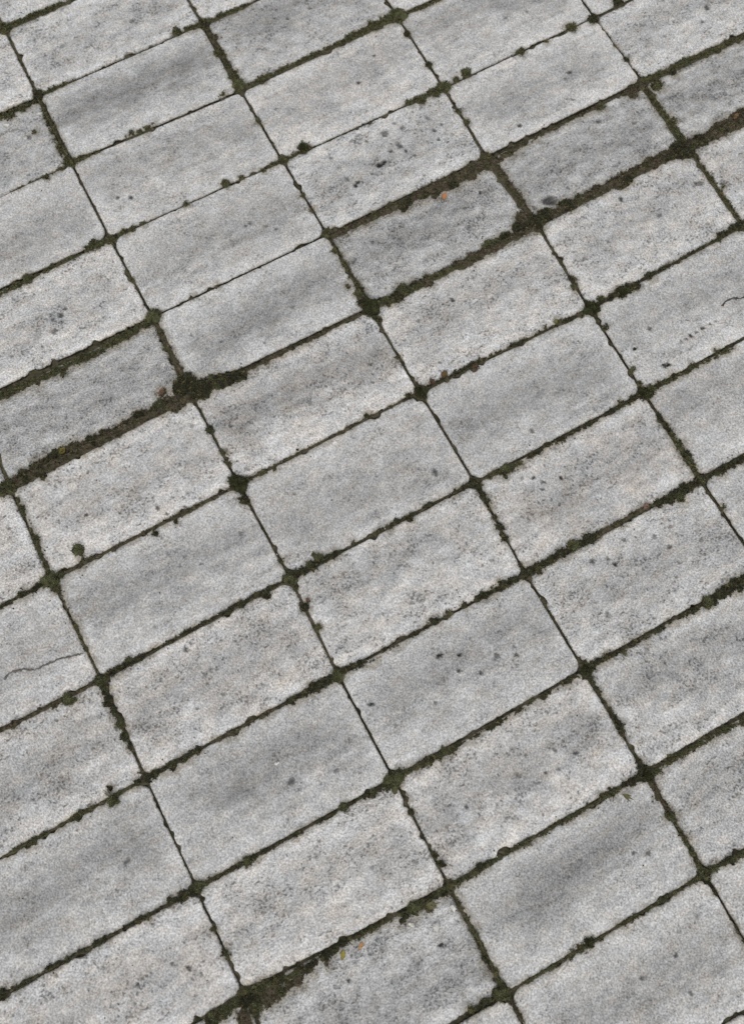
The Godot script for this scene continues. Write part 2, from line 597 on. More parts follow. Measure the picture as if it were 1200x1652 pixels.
# A moss cushion: a lumpy mound and the shoots that cover it.
func clump(x: float, z: float, r: float, form: String, label: String):
	var root := Node3D.new()
	root.name = "moss_clump"
	root.position = Vector3(x, surface_at(x, z) - 0.6, z) * 0.001
	add_child(root, true)
	tag(root, label, "moss", "moss cushions in the joints")
	var p := at(x, z)
	var kind: int = sort[p] if p >= 0 else 1
	var c := Color(0.078, 0.080, 0.043) if kind == 1 or form == "ball" else (Color(0.062, 0.054, 0.036) if kind == 2 else Color(0.036, 0.038, 0.019))
	var tall: float = {"dome": 0.42, "ball": 0.8, "cone": 0.9}[form] * r
	var verts := PackedVector3Array()
	var cols := PackedColorArray()
	var idx := PackedInt32Array()
	var rings := 9
	var spokes := 28
	var shoots := SurfaceTool.new()
	shoots.begin(Mesh.PRIMITIVE_TRIANGLES)
	for k in rings:
		var t := float(k) / (rings - 1)
		for i in spokes:
			var g := TAU * i / spokes
			var wob := 1.0 + n2("small", x + cos(g) * 6.0 + 200, z + sin(g) * 6.0) * (0.75 if form != "ball" else 0.2) + n2("tiny", x + cos(g) * 5.0, z + sin(g) * 5.0) * 0.25
			var rad := r * wob * t
			if form == "cone":
				rad *= 1.25 if absf(wrapf(g - 4.2, -PI, PI)) < 0.35 else 0.75
			var bump := n2("tiny", x + cos(g) * rad, z + sin(g) * rad + 33) * 0.22 * r
			var y := tall * pow(maxf(0.0, 1.0 - t * t), 0.7 if form != "cone" else 1.4) + bump * (1.0 - t * 0.6) - t * t * 1.2
			var at_ := Vector3(cos(g) * rad, y, sin(g) * rad) * 0.001
			verts.append(at_)
			var col := c * (1.0 + n2("small", x + at_.x * 1000, z + at_.z * 1000) * 0.6)
			col.a = 1.0
			cols.append(col)
			for n in (2 if t > 0.15 else 0):
				blade(shoots, at_ + Vector3(rng.randf_range(-1, 1), -0.1, rng.randf_range(-1, 1)) * 0.0009, rng.randf() * TAU, rng.randf_range(0.2, 1.4), rng.randf_range(0.0010, 0.0021), rng.randf_range(0.0005, 0.0009), col * rng.randf_range(0.7, 1.9))
	for k in rings - 1:
		for i in spokes:
			var j := (i + 1) % spokes
			idx.append_array([k * spokes + i, (k + 1) * spokes + j, (k + 1) * spokes + i, k * spokes + i, k * spokes + j, (k + 1) * spokes + j])
	var body := mesh_of(verts, idx, cols, PackedVector2Array(), tinted())
	body.name = "cushion"
	root.add_child(body)
	shoots.generate_normals()
	var s := MeshInstance3D.new()
	s.name = "shoots"
	s.mesh = shoots.commit()
	s.material_override = tinted()
	s.set_meta("kind", "stuff")
	root.add_child(s)

# a thin curved flake with thickness: a scrap of leaf, a husk
func scrap(x: float, z: float, long: float, wide: float, turn: float, curl: float, c: Color, called: String, label: String, category: String):
	var st := SurfaceTool.new()
	st.begin(Mesh.PRIMITIVE_TRIANGLES)
	var n := 8
	var pts: Array = []
	for side in [1.0, -1.0]:
		for i in n + 1:
			var t := float(i) / n
			for k in 5:
				var s := (k - 2) / 2.0
				var w := wide * 0.5 * pow(sin(PI * clampf(t, 0.06, 0.94)), 0.6) * (1.0 + n2("tiny", x + i * 2.0, z + k * 2.0) * 0.5)
				pts.append(Vector3((t - 0.5) * long, curl * (s * s + 0.6 * pow(2.0 * t - 1.0, 2.0)) + 0.16 * side + 0.3 + n2("tiny", x + i, z + k * 3) * 0.25, s * w) * 0.001)
	var m := (n + 1) * 5
	for side in 2:
		for i in n:
			for k in 4:
				var q := side * m + i * 5 + k
				var f := [q, q + 5, q + 6, q, q + 6, q + 1]
				if side == 1: f.reverse()
				for v in f:
					var col := c * (1.0 + 0.4 * n2("tiny", x + pts[v].x * 1500.0, z + pts[v].z * 1500.0))
					col.a = 1.0
					st.set_color(col)
					st.add_vertex(pts[v])
	var rim: Array = []
	for i in n: rim.append(i * 5)
	for k in 4: rim.append(n * 5 + k)
	for i in n: rim.append((n - i) * 5 + 4)
	for k in 4: rim.append(4 - k)
	for i in rim.size():
		var a: int = rim[i]
		var b: int = rim[(i + 1) % rim.size()]
		for v in [a, b, m + b, a, m + b, m + a]:
			st.set_color(Color(c.r * 0.8, c.g * 0.8, c.b * 0.8))
			st.add_vertex(pts[v])
	st.generate_normals()
	var o := MeshInstance3D.new()
	o.name = called
	o.mesh = st.commit()
	o.material_override = tinted(0.8)
	o.position = Vector3(x, surface_at(x, z) + 0.1, z) * 0.001
	o.rotation.y = turn
	add_child(o, true)
	tag(o, label, category)

func pebble(x: float, z: float, r: float, c: Color, label: String):
	var verts := PackedVector3Array()
	var idx := PackedInt32Array()
	for k in 6:
		var e := -PI * 0.5 + PI * k / 5.0
		for i in 9:
			var g := TAU * i / 9
			var q := Vector3(cos(e) * cos(g) * 1.25, sin(e) * 0.45, cos(e) * sin(g) * 0.85).rotated(Vector3.UP, x)
			verts.append(q * r * 0.001 * 0.85 * (1.0 + n2("tiny", x + q.x * 5.0 + q.y * 3.0, z + q.z * 5.0) * 1.1))
	for k in 5:
		for i in 9:
			var j := (i + 1) % 9
			idx.append_array([k * 9 + i, (k + 1) * 9 + j, k * 9 + j, k * 9 + i, (k + 1) * 9 + i, (k + 1) * 9 + j])
	var o := mesh_of(verts, idx, PackedColorArray(), PackedVector2Array(), plain(c * 0.88, 0.7))
	o.name = "pebble"
	o.position = Vector3(x, surface_at(x, z) + r * 0.2, z) * 0.001
	add_child(o, true)
	tag(o, label, "pebble", "small stones on the paving")

# a thin stem along points that lie on the paving
func stem(points: Array, r: float, c: Color, called: String, label: String, category: String, rise := 0.0):
	var verts := PackedVector3Array()
	var idx := PackedInt32Array()
	var cols := PackedColorArray()
	var curve := Curve3D.new()
	for i in points.size():
		var p: Vector2 = points[i]
		var b: Vector2 = points[mini(i + 1, points.size() - 1)] - points[maxi(i - 1, 0)]
		var y := maxf(surface_at(p.x, p.y), 0.0) if i == 0 else 0.0
		curve.add_point(Vector3(p.x, y + rise * i / (points.size() - 1), p.y), -Vector3(b.x, 0, b.y) / 6.0, Vector3(b.x, 0, b.y) / 6.0)
	var n := points.size() * 7
	var all := curve.get_baked_length()
	for i in n:
		var t := float(i) / (n - 1)
		var o := curve.sample_baked(all * t)
		o += Vector3(n2("tiny", o.x * 0.8, o.z * 0.8), 0, n2("tiny", o.x * 0.8 + 70, o.z * 0.8)) * 1.6
		var d := (curve.sample_baked(minf(all, all * t + 0.5)) - curve.sample_baked(maxf(0.0, all * t - 0.5))).normalized()
		var side := d.cross(Vector3.UP).normalized()
		var up := side.cross(d)
		var w := r * (0.8 + 0.9 * n2("small", o.x, o.z)) * (0.35 if i == 0 or i == n - 1 else 1.0)
		for k in 6:
			var g := TAU * k / 6
			verts.append((o + (side * cos(g) + up * sin(g) * 0.8) * w + Vector3(0, w * 0.2, 0)) * 0.001)
			var col := c * (1.0 + n2("tiny", o.x, o.z + k) * 0.5)
			col.a = 1.0
			cols.append(col)
	for i in n - 1:
		for k in 6:
			var j := (k + 1) % 6
			idx.append_array([i * 6 + k, i * 6 + j, (i + 1) * 6 + j, i * 6 + k, (i + 1) * 6 + j, (i + 1) * 6 + k])
	var o2 := mesh_of(verts, idx, cols, PackedVector2Array(), tinted(0.85))
	o2.name = called
	add_child(o2, true)
	tag(o2, label, category)
	return o2

# a shoot of a few pointed leaves on a stalk, growing out of a joint towards one side
func sprout(x: float, z: float, dir: float, long: float, leaves: int, c: Color, called: String, label: String):
	var root := Node3D.new()
	root.name = called
	root.position = Vector3(x, surface_at(x, z) - 0.5, z) * 0.001
	add_child(root, true)
	tag(root, label, "plant")
	for i in leaves:
		var st := SurfaceTool.new()
		st.begin(Mesh.PRIMITIVE_TRIANGLES)
		var turn := dir + (i - (leaves - 1) * 0.5) * 0.32
		blade(st, Vector3.ZERO, turn, rng.randf_range(1.0, 1.45), long * 0.001 * (1.0 - 0.2 * absf(i - leaves * 0.4)), long * 0.00018, c * rng.randf_range(0.8, 1.3))
		st.generate_normals()
		var o := MeshInstance3D.new()
		o.name = "leaf"
		o.mesh = st.commit()
		o.material_override = tinted(0.7)
		root.add_child(o, true)

func dot(x: float, z: float, r: float, label: String):
	var root := MeshInstance3D.new()
	var st := SurfaceTool.new()
	st.begin(Mesh.PRIMITIVE_TRIANGLES)
	for i in 40:
		var g := rng.randf() * TAU
		var d := sqrt(rng.randf()) * r * 0.8
		blade(st, Vector3(cos(g) * d, -0.2, sin(g) * d) * 0.001, rng.randf() * TAU, rng.randf_range(0.3, 1.4), 0.0012, 0.0009, Color(0.04, 0.04, 0.022) * rng.randf_range(0.7, 1.5))
	st.generate_normals()
	root.name = "moss_dot"
	root.mesh = st.commit()
	root.material_override = tinted()
	root.position = Vector3(x, 0.1, z) * 0.001
	add_child(root, true)
	tag(root, label, "moss", "tiny moss dots on the stones")

func lay_small_things():
	stem([Vector2(-277.6, -87.5), Vector2(-273.5, -90.9), Vector2(-271.8, -96.4), Vector2(-272.2, -101.5)], 1.5, Color(0.06, 0.055, 0.03), "moss_stalk", "short dark stalk between the joint and the round moss ball", "moss", 2.0)
	stem([Vector2(-384.9, -21.2), Vector2(-381.0, -24.4), Vector2(-373.4, -24.2), Vector2(-362.3, -20.2), Vector2(-357.4, -16.9), Vector2(-343.8, -15.5), Vector2(-329.0, -14.2), Vector2(-319.7, -11.8), Vector2(-309.6, -8.3)], 0.95, Color(0.13, 0.12, 0.105), "dry_rootlet", "thin dark crooked rootlet lying on the pale stone at the left edge", "rootlet")
	stem([Vector2(430.6, -21.8), Vector2(436.8, -24.1), Vector2(444.6, -24.0), Vector2(452.5, -20.5), Vector2(461.8, -17.9)], 1.25, Color(0.075, 0.07, 0.06), "dry_rootlet", "short hooked dark rootlet on the stone at the right edge", "rootlet")
	scrap(240.0, -277.4, 8.0, 5.5, 0.9, 1.3, Color(0.42, 0.20, 0.085), "leaf_scrap", "small bright orange leaf scrap on the sunken stone near the top centre", "leaf scrap")
	scrap(134.7, -92.8, 9.5, 6.0, 0.7, 2.4, Color(0.13, 0.09, 0.05), "curled_leaf", "curled brown dead leaf lying on the joint right of the picture's centre", "leaf scrap")
	scrap(120.2, -92.0, 7.0, 5.0, 2.0, 1.6, Color(0.10, 0.065, 0.045), "leaf_scrap", "dark brown leaf scrap on the joint, just left of the curled brown leaf", "leaf scrap")
	scrap(167.2, -86.1, 6.5, 4.5, 0.3, 1.0, Color(0.11, 0.07, 0.045), "seed_husk", "small reddish brown seed husk on the thin dark joint right of the curled leaf", "seed husk")
	scrap(-130.1, -216.2, 8.0, 5.5, 0.4, 1.2, Color(0.17, 0.10, 0.07), "leaf_scrap", "rusty brown leaf scrap at the corner of the left sunken stone, above bright green moss", "leaf scrap")
	scrap(-196.2, 343.1, 7.0, 3.5, 0.6, 0.7, Color(0.38, 0.22, 0.10), "leaf_scrap", "small orange brown leaf scrap under the joint at the bottom centre", "leaf scrap")
	scrap(-213.7, 342.2, 7.5, 4.0, 0.9, 0.8, Color(0.26, 0.22, 0.055), "leaf_scrap", "mustard yellow leaf scrap at the bottom centre, left of the orange brown one", "leaf scrap")
	scrap(240.9, 124.6, 7.5, 4.0, 0.5, 0.8, Color(0.20, 0.125, 0.10), "leaf_scrap", "pinkish brown leaf scrap on the mossy joint at right, below the wide moss strip", "leaf scrap")
	scrap(576.1, -208.8, 9.0, 5.0, 0.5, 0.8, Color(0.17, 0.105, 0.06), "leaf_scrap", "brown leaf scrap in the wide soil joint at the upper right edge", "leaf scrap")
	scrap(-245.8, -206.2, 8.0, 6.0, 0.5, 1.0, Color(0.15, 0.125, 0.04), "leaf_scrap", "olive yellow leaf scrap in the wide soil joint at the left", "leaf scrap")
	scrap(-96.3, 48.0, 4.5, 3.5, 1.5, 0.8, Color(0.13, 0.075, 0.06), "seed_husk", "tiny dark red husk beside the short joint left of centre", "seed husk")
	pebble(-191.5, 169.8, 2.0, Color(0.75, 0.74, 0.70), "single tiny white pebble on the dark-banded stone at lower left")
	pebble(-148.5, 349.4, 2.6, Color(0.66, 0.64, 0.58), "white chip just below the ragged moss clump, lower centre")
	pebble(-129.9, 361.1, 3.6, Color(0.6, 0.59, 0.57), "pale chip between the two white chips on the lowest sunken stone")
	pebble(-108.3, 354.3, 3.2, Color(0.70, 0.69, 0.66), "white chip in the upper right corner of the lowest sunken stone")
	pebble(-110.1, -591.0, 3.0, Color(0.66, 0.65, 0.62), "white chip in the corner of the broken stone at the top left")
	pebble(-148.4, -595.1, 3.0, Color(0.66, 0.65, 0.60), "white chip beside the moss at the top left edge of the picture")
	pebble(-136.3, -568.2, 3.0, Color(0.55, 0.55, 0.53), "grey white chip in the middle of the broken stone's edge, top left")
	pebble(-115.0, -244.1, 2.4, Color(0.6, 0.59, 0.57), "white grit beside the short joint at the sunken stone's right end, left")
	pebble(-222.6, -237.7, 1.8, Color(0.42, 0.42, 0.41), "grey grit lying on the left sunken stone")
	sprout(267.9, -87.4, -1.9, 9.0, 4, Color(0.13, 0.125, 0.055), "green_shoot", "pale olive shoot standing on the dark joint, upper right of centre")
	sprout(74.8, 343.7, 1.0, 13.0, 3, Color(0.15, 0.145, 0.075), "grass_sprout", "thin pale grass sprout hanging below the joint at the lower right crossing")
	sprout(-337.9, 123.2, -1.9, 12.0, 3, Color(0.12, 0.115, 0.09), "grey_sprig", "grey dry sprig sticking up from the small green moss clump, lower left")
	sprout(305.3, -2.5, -1.0, 10.0, 2, Color(0.06, 0.06, 0.035), "forked_sprig", "tiny forked dark sprig on the short joint above the right crossing")
	sprout(-130.1, 341.3, 0.2, 16.0, 5, Color(0.10, 0.095, 0.05), "moss_sprig", "feathery brown sprig in the ragged moss clump, lower centre")
	sprout(133.0, -408.4, -1.4, 8.0, 2, Color(0.10, 0.10, 0.06), "moss_sprig", "thin sprig above the small dark moss tuft near the top centre")
	dot(338.4, 5.3, 2.6, "left of two tiny dark moss dots side by side, right of centre")
	dot(344.0, 8.3, 2.4, "right of two tiny dark moss dots side by side, right of centre")
	dot(323.7, -24.1, 1.6, "lone tiny dark moss dot above the pair of dots, right of centre")
	dot(-35.6, -93.0, 1.4, "tiny dark moss dot just above the long joint, left of centre")

# ------------------------------------------------------------------ the survey of this pavement
func lay_joints():
	joint(-715.1, -194.6, -511.1, -194.6, 1.9)
	joint(-715.1, -89.3, -511.1, -89.3, 1.8)
	joint(-713.6, 18.6, -509.6, 18.6, 1.7)
	joint(-712.5, 124.7, -508.5, 124.7, 1.6)
	joint(-712.4, 230.0, -508.4, 230.0, 1.6)
	joint(-712.4, 230.0, -712.2, 332.8, 1.6)
	joint(-712.2, 332.8, -508.2, 332.8, 1.6)
	joint(-509.2, -821.4, -305.2, -821.4, 2.4)
	joint(-509.2, -716.1, -305.2, -716.1, 2.3)
	joint(-509.2, -610.8, -305.2, -610.8, 2.3)
	joint(-511.2, -511.2, -306.5, -508.4, 2.2)
	joint(-511.1, -405.2, -307.4, -405.0, 2.1)
	joint(-511.1, -299.9, -306.7, -299.2, 2.0)
	joint(-511.1, -299.9, -511.1, -194.6, 1.9)
	joint(-511.1, -194.6, -308.1, -196.8, 1.9)
	joint(-511.1, -194.6, -511.1, -89.3, 1.9)
	joint(-511.1, -89.3, -307.4, -89.0, 2.2)
	joint(-511.1, -89.3, -509.6, 18.6, 1.8)
	joint(-509.6, 18.6, -303.9, 21.2, 2.1)
	joint(-509.6, 18.6, -508.5, 124.7, 1.7)
	joint(-508.5, 124.7, -304.3, 124.0, 1.7)
	joint(-508.5, 124.7, -508.4, 230.0, 1.6)
	joint(-508.4, 230.0, -303.6, 231.7, 2.0)
	joint(-508.4, 230.0, -508.2, 332.8, 1.6)
	joint(-508.2, 332.8, -303.7, 327.4, 1.6)
	joint(-508.2, 332.8, -508.2, 438.1, 1.6)
	joint(-508.2, 438.1, -305.1, 435.9, 1.6)
	joint(-305.2, -1137.3, -101.2, -1137.3, 2.5)
	joint(-305.2, -1032.0, -101.2, -1032.0, 2.5)
	joint(-305.2, -926.7, -101.2, -926.7, 2.5)
	joint(-305.2, -926.7, -305.2, -821.4, 2.5)
	joint(-305.2, -821.4, -101.2, -821.4, 2.5)
	joint(-305.2, -821.4, -305.2, -716.1, 2.4)
	joint(-305.2, -716.1, -100.2, -714.4, 2.4)
	joint(-305.2, -716.1, -305.2, -610.8, 2.3)
	joint(-305.2, -610.8, -102.0, -610.0, 3.3)
	joint(-305.2, -610.8, -306.5, -508.4, 2.3)
	joint(-306.5, -508.4, -103.7, -512.2, 2.7)
	joint(-306.5, -508.4, -307.4, -405.0, 2.2)
	joint(-307.4, -405.0, -104.4, -404.2, 2.2)
	joint(-307.4, -405.0, -306.7, -299.2, 2.1)
	joint(-306.7, -299.2, -102.4, -297.6, 2.9)
	joint(-306.7, -299.2, -308.1, -196.8, 2.0)
	joint(-308.1, -196.8, -104.5, -199.9, 8.8)
	joint(-308.1, -196.8, -307.4, -89.0, 1.9)
	joint(-307.4, -89.0, -104.0, -89.1, 1.9)
	joint(-307.4, -89.0, -303.9, 21.2, 1.9)
	joint(-303.9, 21.2, -101.7, 20.2, 2.2)
	joint(-303.9, 21.2, -304.3, 124.0, 2.1)
	joint(-304.3, 124.0, -104.0, 124.6, 2.1)
	joint(-304.3, 124.0, -303.6, 231.7, 1.4)
	joint(-303.6, 231.7, -102.7, 232.6, 2.0)
	joint(-303.6, 231.7, -303.7, 327.4, 1.5)
	joint(-303.7, 327.4, -103.6, 337.0, 2.3)
	joint(-303.7, 327.4, -305.1, 435.9, 1.6)
	joint(-305.1, 435.9, -102.2, 436.1, 1.9)
	joint(-305.1, 435.9, -305.1, 541.2, 1.6)
	joint(-305.1, 541.2, -102.5, 544.6, 1.6)
	joint(-101.2, -1242.6, -101.2, -1137.3, 2.5)
	joint(-101.2, -1137.3, 104.1, -1137.2, 2.5)
	joint(-101.2, -1137.3, -101.2, -1032.0, 2.5)
	joint(-101.2, -1032.0, 104.1, -1031.9, 2.5)
	joint(-101.2, -1032.0, -101.2, -926.7, 2.5)
	joint(-101.2, -926.7, 104.1, -926.6, 2.5)
	joint(-101.2, -926.7, -101.2, -821.4, 2.5)
	joint(-101.2, -821.4, 104.1, -821.3, 2.5)
	joint(-101.2, -821.4, -100.2, -714.4, 2.5)
	joint(-100.2, -714.4, 104.1, -716.0, 4.0)
	joint(-100.2, -714.4, -102.0, -610.0, 2.4)
	joint(-102.0, -610.0, 105.8, -609.7, 2.9)
	joint(-102.0, -610.0, -103.7, -512.2, 3.8)
	joint(-103.7, -512.2, 103.9, -506.1, 2.3)
	joint(-103.7, -512.2, -104.4, -404.2, 1.8)
	joint(-104.4, -404.2, 103.9, -401.6, 2.3)
	joint(-104.4, -404.2, -102.4, -297.6, 1.7)
	joint(-102.4, -297.6, 104.8, -296.3, 1.5)
	joint(-102.4, -297.6, -104.5, -199.9, 2.5)
	joint(-104.5, -199.9, 104.0, -196.9, 3.3)
	joint(-104.5, -199.9, -104.0, -89.1, 1.8)
	joint(-104.0, -89.1, 104.0, -89.1, 1.8)
	joint(-104.0, -89.1, -101.7, 20.2, 1.9)
	joint(-101.7, 20.2, 105.4, 22.1, 2.3)
	joint(-101.7, 20.2, -104.0, 124.6, 1.8)
	joint(-104.0, 124.6, 102.3, 126.3, 1.8)
	joint(-104.0, 124.6, -102.7, 232.6, 1.4)
	joint(-102.7, 232.6, 103.8, 231.4, 2.1)
	joint(-102.7, 232.6, -103.6, 337.0, 1.5)
	joint(-103.6, 337.0, 103.9, 338.3, 2.0)
	joint(-103.6, 337.0, -102.2, 436.1, 1.9)
	joint(-102.2, 436.1, 103.6, 436.7, 1.8)
	joint(-102.2, 436.1, -102.5, 544.6, 1.6)
	joint(-102.5, 544.6, 103.4, 545.2, 1.6)
	joint(-102.5, 544.6, -101.4, 647.9, 1.6)
	joint(-101.4, 647.9, 102.6, 647.9, 1.6)
	joint(104.1, -1031.9, 104.1, -926.6, 2.5)
	joint(104.1, -926.6, 308.5, -928.8, 2.5)
	joint(104.1, -926.6, 104.1, -821.3, 2.5)
	joint(104.1, -821.3, 308.5, -823.5, 2.5)
	joint(104.1, -821.3, 104.1, -716.0, 2.5)
	joint(104.1, -716.0, 308.5, -718.2, 2.5)
	joint(104.1, -716.0, 105.8, -609.7, 2.5)
	joint(105.8, -609.7, 308.5, -612.9, 3.5)
	joint(105.8, -609.7, 103.9, -506.1, 6.3)
	joint(103.9, -506.1, 308.9, -510.4, 3.9)
	joint(103.9, -506.1, 103.9, -401.6, 1.9)
	joint(103.9, -401.6, 308.2, -399.2, 1.9)
	joint(103.9, -401.6, 104.8, -296.3, 1.8)
	joint(104.8, -296.3, 305.4, -298.0, 3.2)
	joint(104.8, -296.3, 104.0, -196.9, 2.2)
	joint(104.0, -196.9, 311.5, -200.1, 5.1)
	joint(104.0, -196.9, 104.0, -89.1, 2.1)
	joint(104.0, -89.1, 307.3, -85.5, 2.1)
	joint(104.0, -89.1, 105.4, 22.1, 2.0)
	joint(105.4, 22.1, 306.2, 22.2, 2.2)
	joint(105.4, 22.1, 102.3, 126.3, 1.9)
	joint(102.3, 126.3, 305.3, 127.4, 2.3)
	joint(102.3, 126.3, 103.8, 231.4, 1.8)
	joint(103.8, 231.4, 306.5, 231.1, 1.9)
	joint(103.8, 231.4, 103.9, 338.3, 1.9)
	joint(103.9, 338.3, 306.5, 336.9, 2.8)
	joint(103.9, 338.3, 103.6, 436.7, 2.7)
	joint(103.6, 436.7, 307.4, 439.9, 2.4)
	joint(103.6, 436.7, 103.4, 545.2, 1.6)
	joint(103.4, 545.2, 307.4, 545.2, 1.6)
	joint(103.4, 545.2, 102.6, 647.9, 1.6)
	joint(102.6, 647.9, 307.4, 650.5, 1.6)
	joint(102.6, 647.9, 102.6, 753.2, 1.6)
	joint(102.6, 753.2, 307.4, 755.8, 1.6)
	joint(308.5, -928.8, 308.5, -823.5, 2.5)
	joint(308.5, -823.5, 511.0, -823.7, 2.5)
	joint(308.5, -823.5, 308.5, -718.2, 2.5)
	joint(308.5, -718.2, 511.0, -718.4, 2.5)
	joint(308.5, -718.2, 308.5, -612.9, 2.5)
	joint(308.5, -612.9, 511.0, -613.1, 2.5)
	joint(308.5, -612.9, 308.9, -510.4, 2.5)
	joint(308.9, -510.4, 511.0, -507.8, 4.0)
	joint(308.9, -510.4, 308.2, -399.2, 1.9)
	joint(308.2, -399.2, 509.5, -399.5, 1.9)
	joint(308.2, -399.2, 305.4, -298.0, 1.9)
	joint(305.4, -298.0, 510.1, -298.3, 2.8)
	joint(305.4, -298.0, 311.5, -200.1, 3.6)
	joint(311.5, -200.1, 507.6, -203.1, 8.8)
	joint(311.5, -200.1, 307.3, -85.5, 2.2)
	joint(307.3, -85.5, 505.5, -91.0, 2.2)
	joint(307.3, -85.5, 306.2, 22.2, 1.7)
	joint(306.2, 22.2, 508.6, 18.2, 2.5)
	joint(306.2, 22.2, 305.3, 127.4, 2.4)
	joint(305.3, 127.4, 508.3, 123.5, 3.2)
	joint(305.3, 127.4, 306.5, 231.1, 1.9)
	joint(306.5, 231.1, 510.0, 231.6, 1.9)
	joint(306.5, 231.1, 306.5, 336.9, 1.9)
	joint(306.5, 336.9, 510.0, 336.9, 1.9)
	joint(306.5, 336.9, 307.4, 439.9, 1.8)
	joint(307.4, 439.9, 510.5, 439.8, 1.8)
	joint(307.4, 439.9, 307.4, 545.2, 1.7)
	joint(511.0, -823.7, 511.0, -718.4, 2.5)
	joint(511.0, -718.4, 715.0, -718.4, 2.5)
	joint(511.0, -718.4, 511.0, -613.1, 2.5)
	joint(511.0, -613.1, 714.0, -612.6, 2.5)
	joint(511.0, -613.1, 511.0, -507.8, 2.5)
	joint(511.0, -507.8, 714.0, -507.3, 2.5)
	joint(511.0, -507.8, 509.5, -399.5, 2.0)
	joint(509.5, -399.5, 714.0, -402.0, 2.5)
	joint(509.5, -399.5, 510.1, -298.3, 1.9)
	joint(510.1, -298.3, 714.0, -296.7, 3.9)
	joint(510.1, -298.3, 507.6, -203.1, 3.3)
	joint(507.6, -203.1, 713.3, -196.4, 10.3)
	joint(507.6, -203.1, 505.5, -91.0, 2.7)
	joint(505.5, -91.0, 711.7, -92.2, 2.3)
	joint(505.5, -91.0, 508.6, 18.2, 2.2)
	joint(508.6, 18.2, 711.7, 13.1, 2.2)
	joint(508.6, 18.2, 508.3, 123.5, 2.1)
	joint(508.3, 123.5, 711.7, 118.4, 2.1)
	joint(508.3, 123.5, 510.0, 231.6, 2.0)
	joint(510.0, 231.6, 712.3, 228.8, 2.0)
	joint(510.0, 231.6, 510.0, 336.9, 1.9)
	joint(715.0, -718.4, 714.0, -612.6, 2.5)
	joint(714.0, -612.6, 918.0, -612.6, 2.5)
	joint(714.0, -612.6, 714.0, -507.3, 2.5)
	joint(714.0, -507.3, 918.0, -507.3, 2.5)
	joint(714.0, -507.3, 714.0, -402.0, 2.5)
	joint(714.0, -402.0, 918.0, -402.0, 2.5)
	joint(714.0, -402.0, 714.0, -296.7, 2.5)
	joint(714.0, -296.7, 918.0, -296.7, 2.5)
	joint(714.0, -296.7, 713.3, -196.4, 2.4)
	joint(713.3, -196.4, 917.3, -196.4, 2.4)
	joint(713.3, -196.4, 711.7, -92.2, 2.3)
	joint(711.7, -92.2, 915.7, -92.2, 2.4)
	joint(711.7, -92.2, 711.7, 13.1, 2.3)
	joint(711.7, 13.1, 915.7, 13.1, 2.3)
	joint(711.7, 13.1, 711.7, 118.4, 2.2)
	joint(918.0, -612.6, 918.0, -507.3, 2.5)
	joint(918.0, -507.3, 1122.0, -507.3, 2.5)
	joint(918.0, -507.3, 918.0, -402.0, 2.5)
	joint(918.0, -402.0, 1122.0, -402.0, 2.5)
	joint(918.0, -402.0, 918.0, -296.7, 2.5)
	joint(918.0, -296.7, 1122.0, -296.7, 2.5)
	joint(918.0, -296.7, 917.3, -196.4, 2.5)

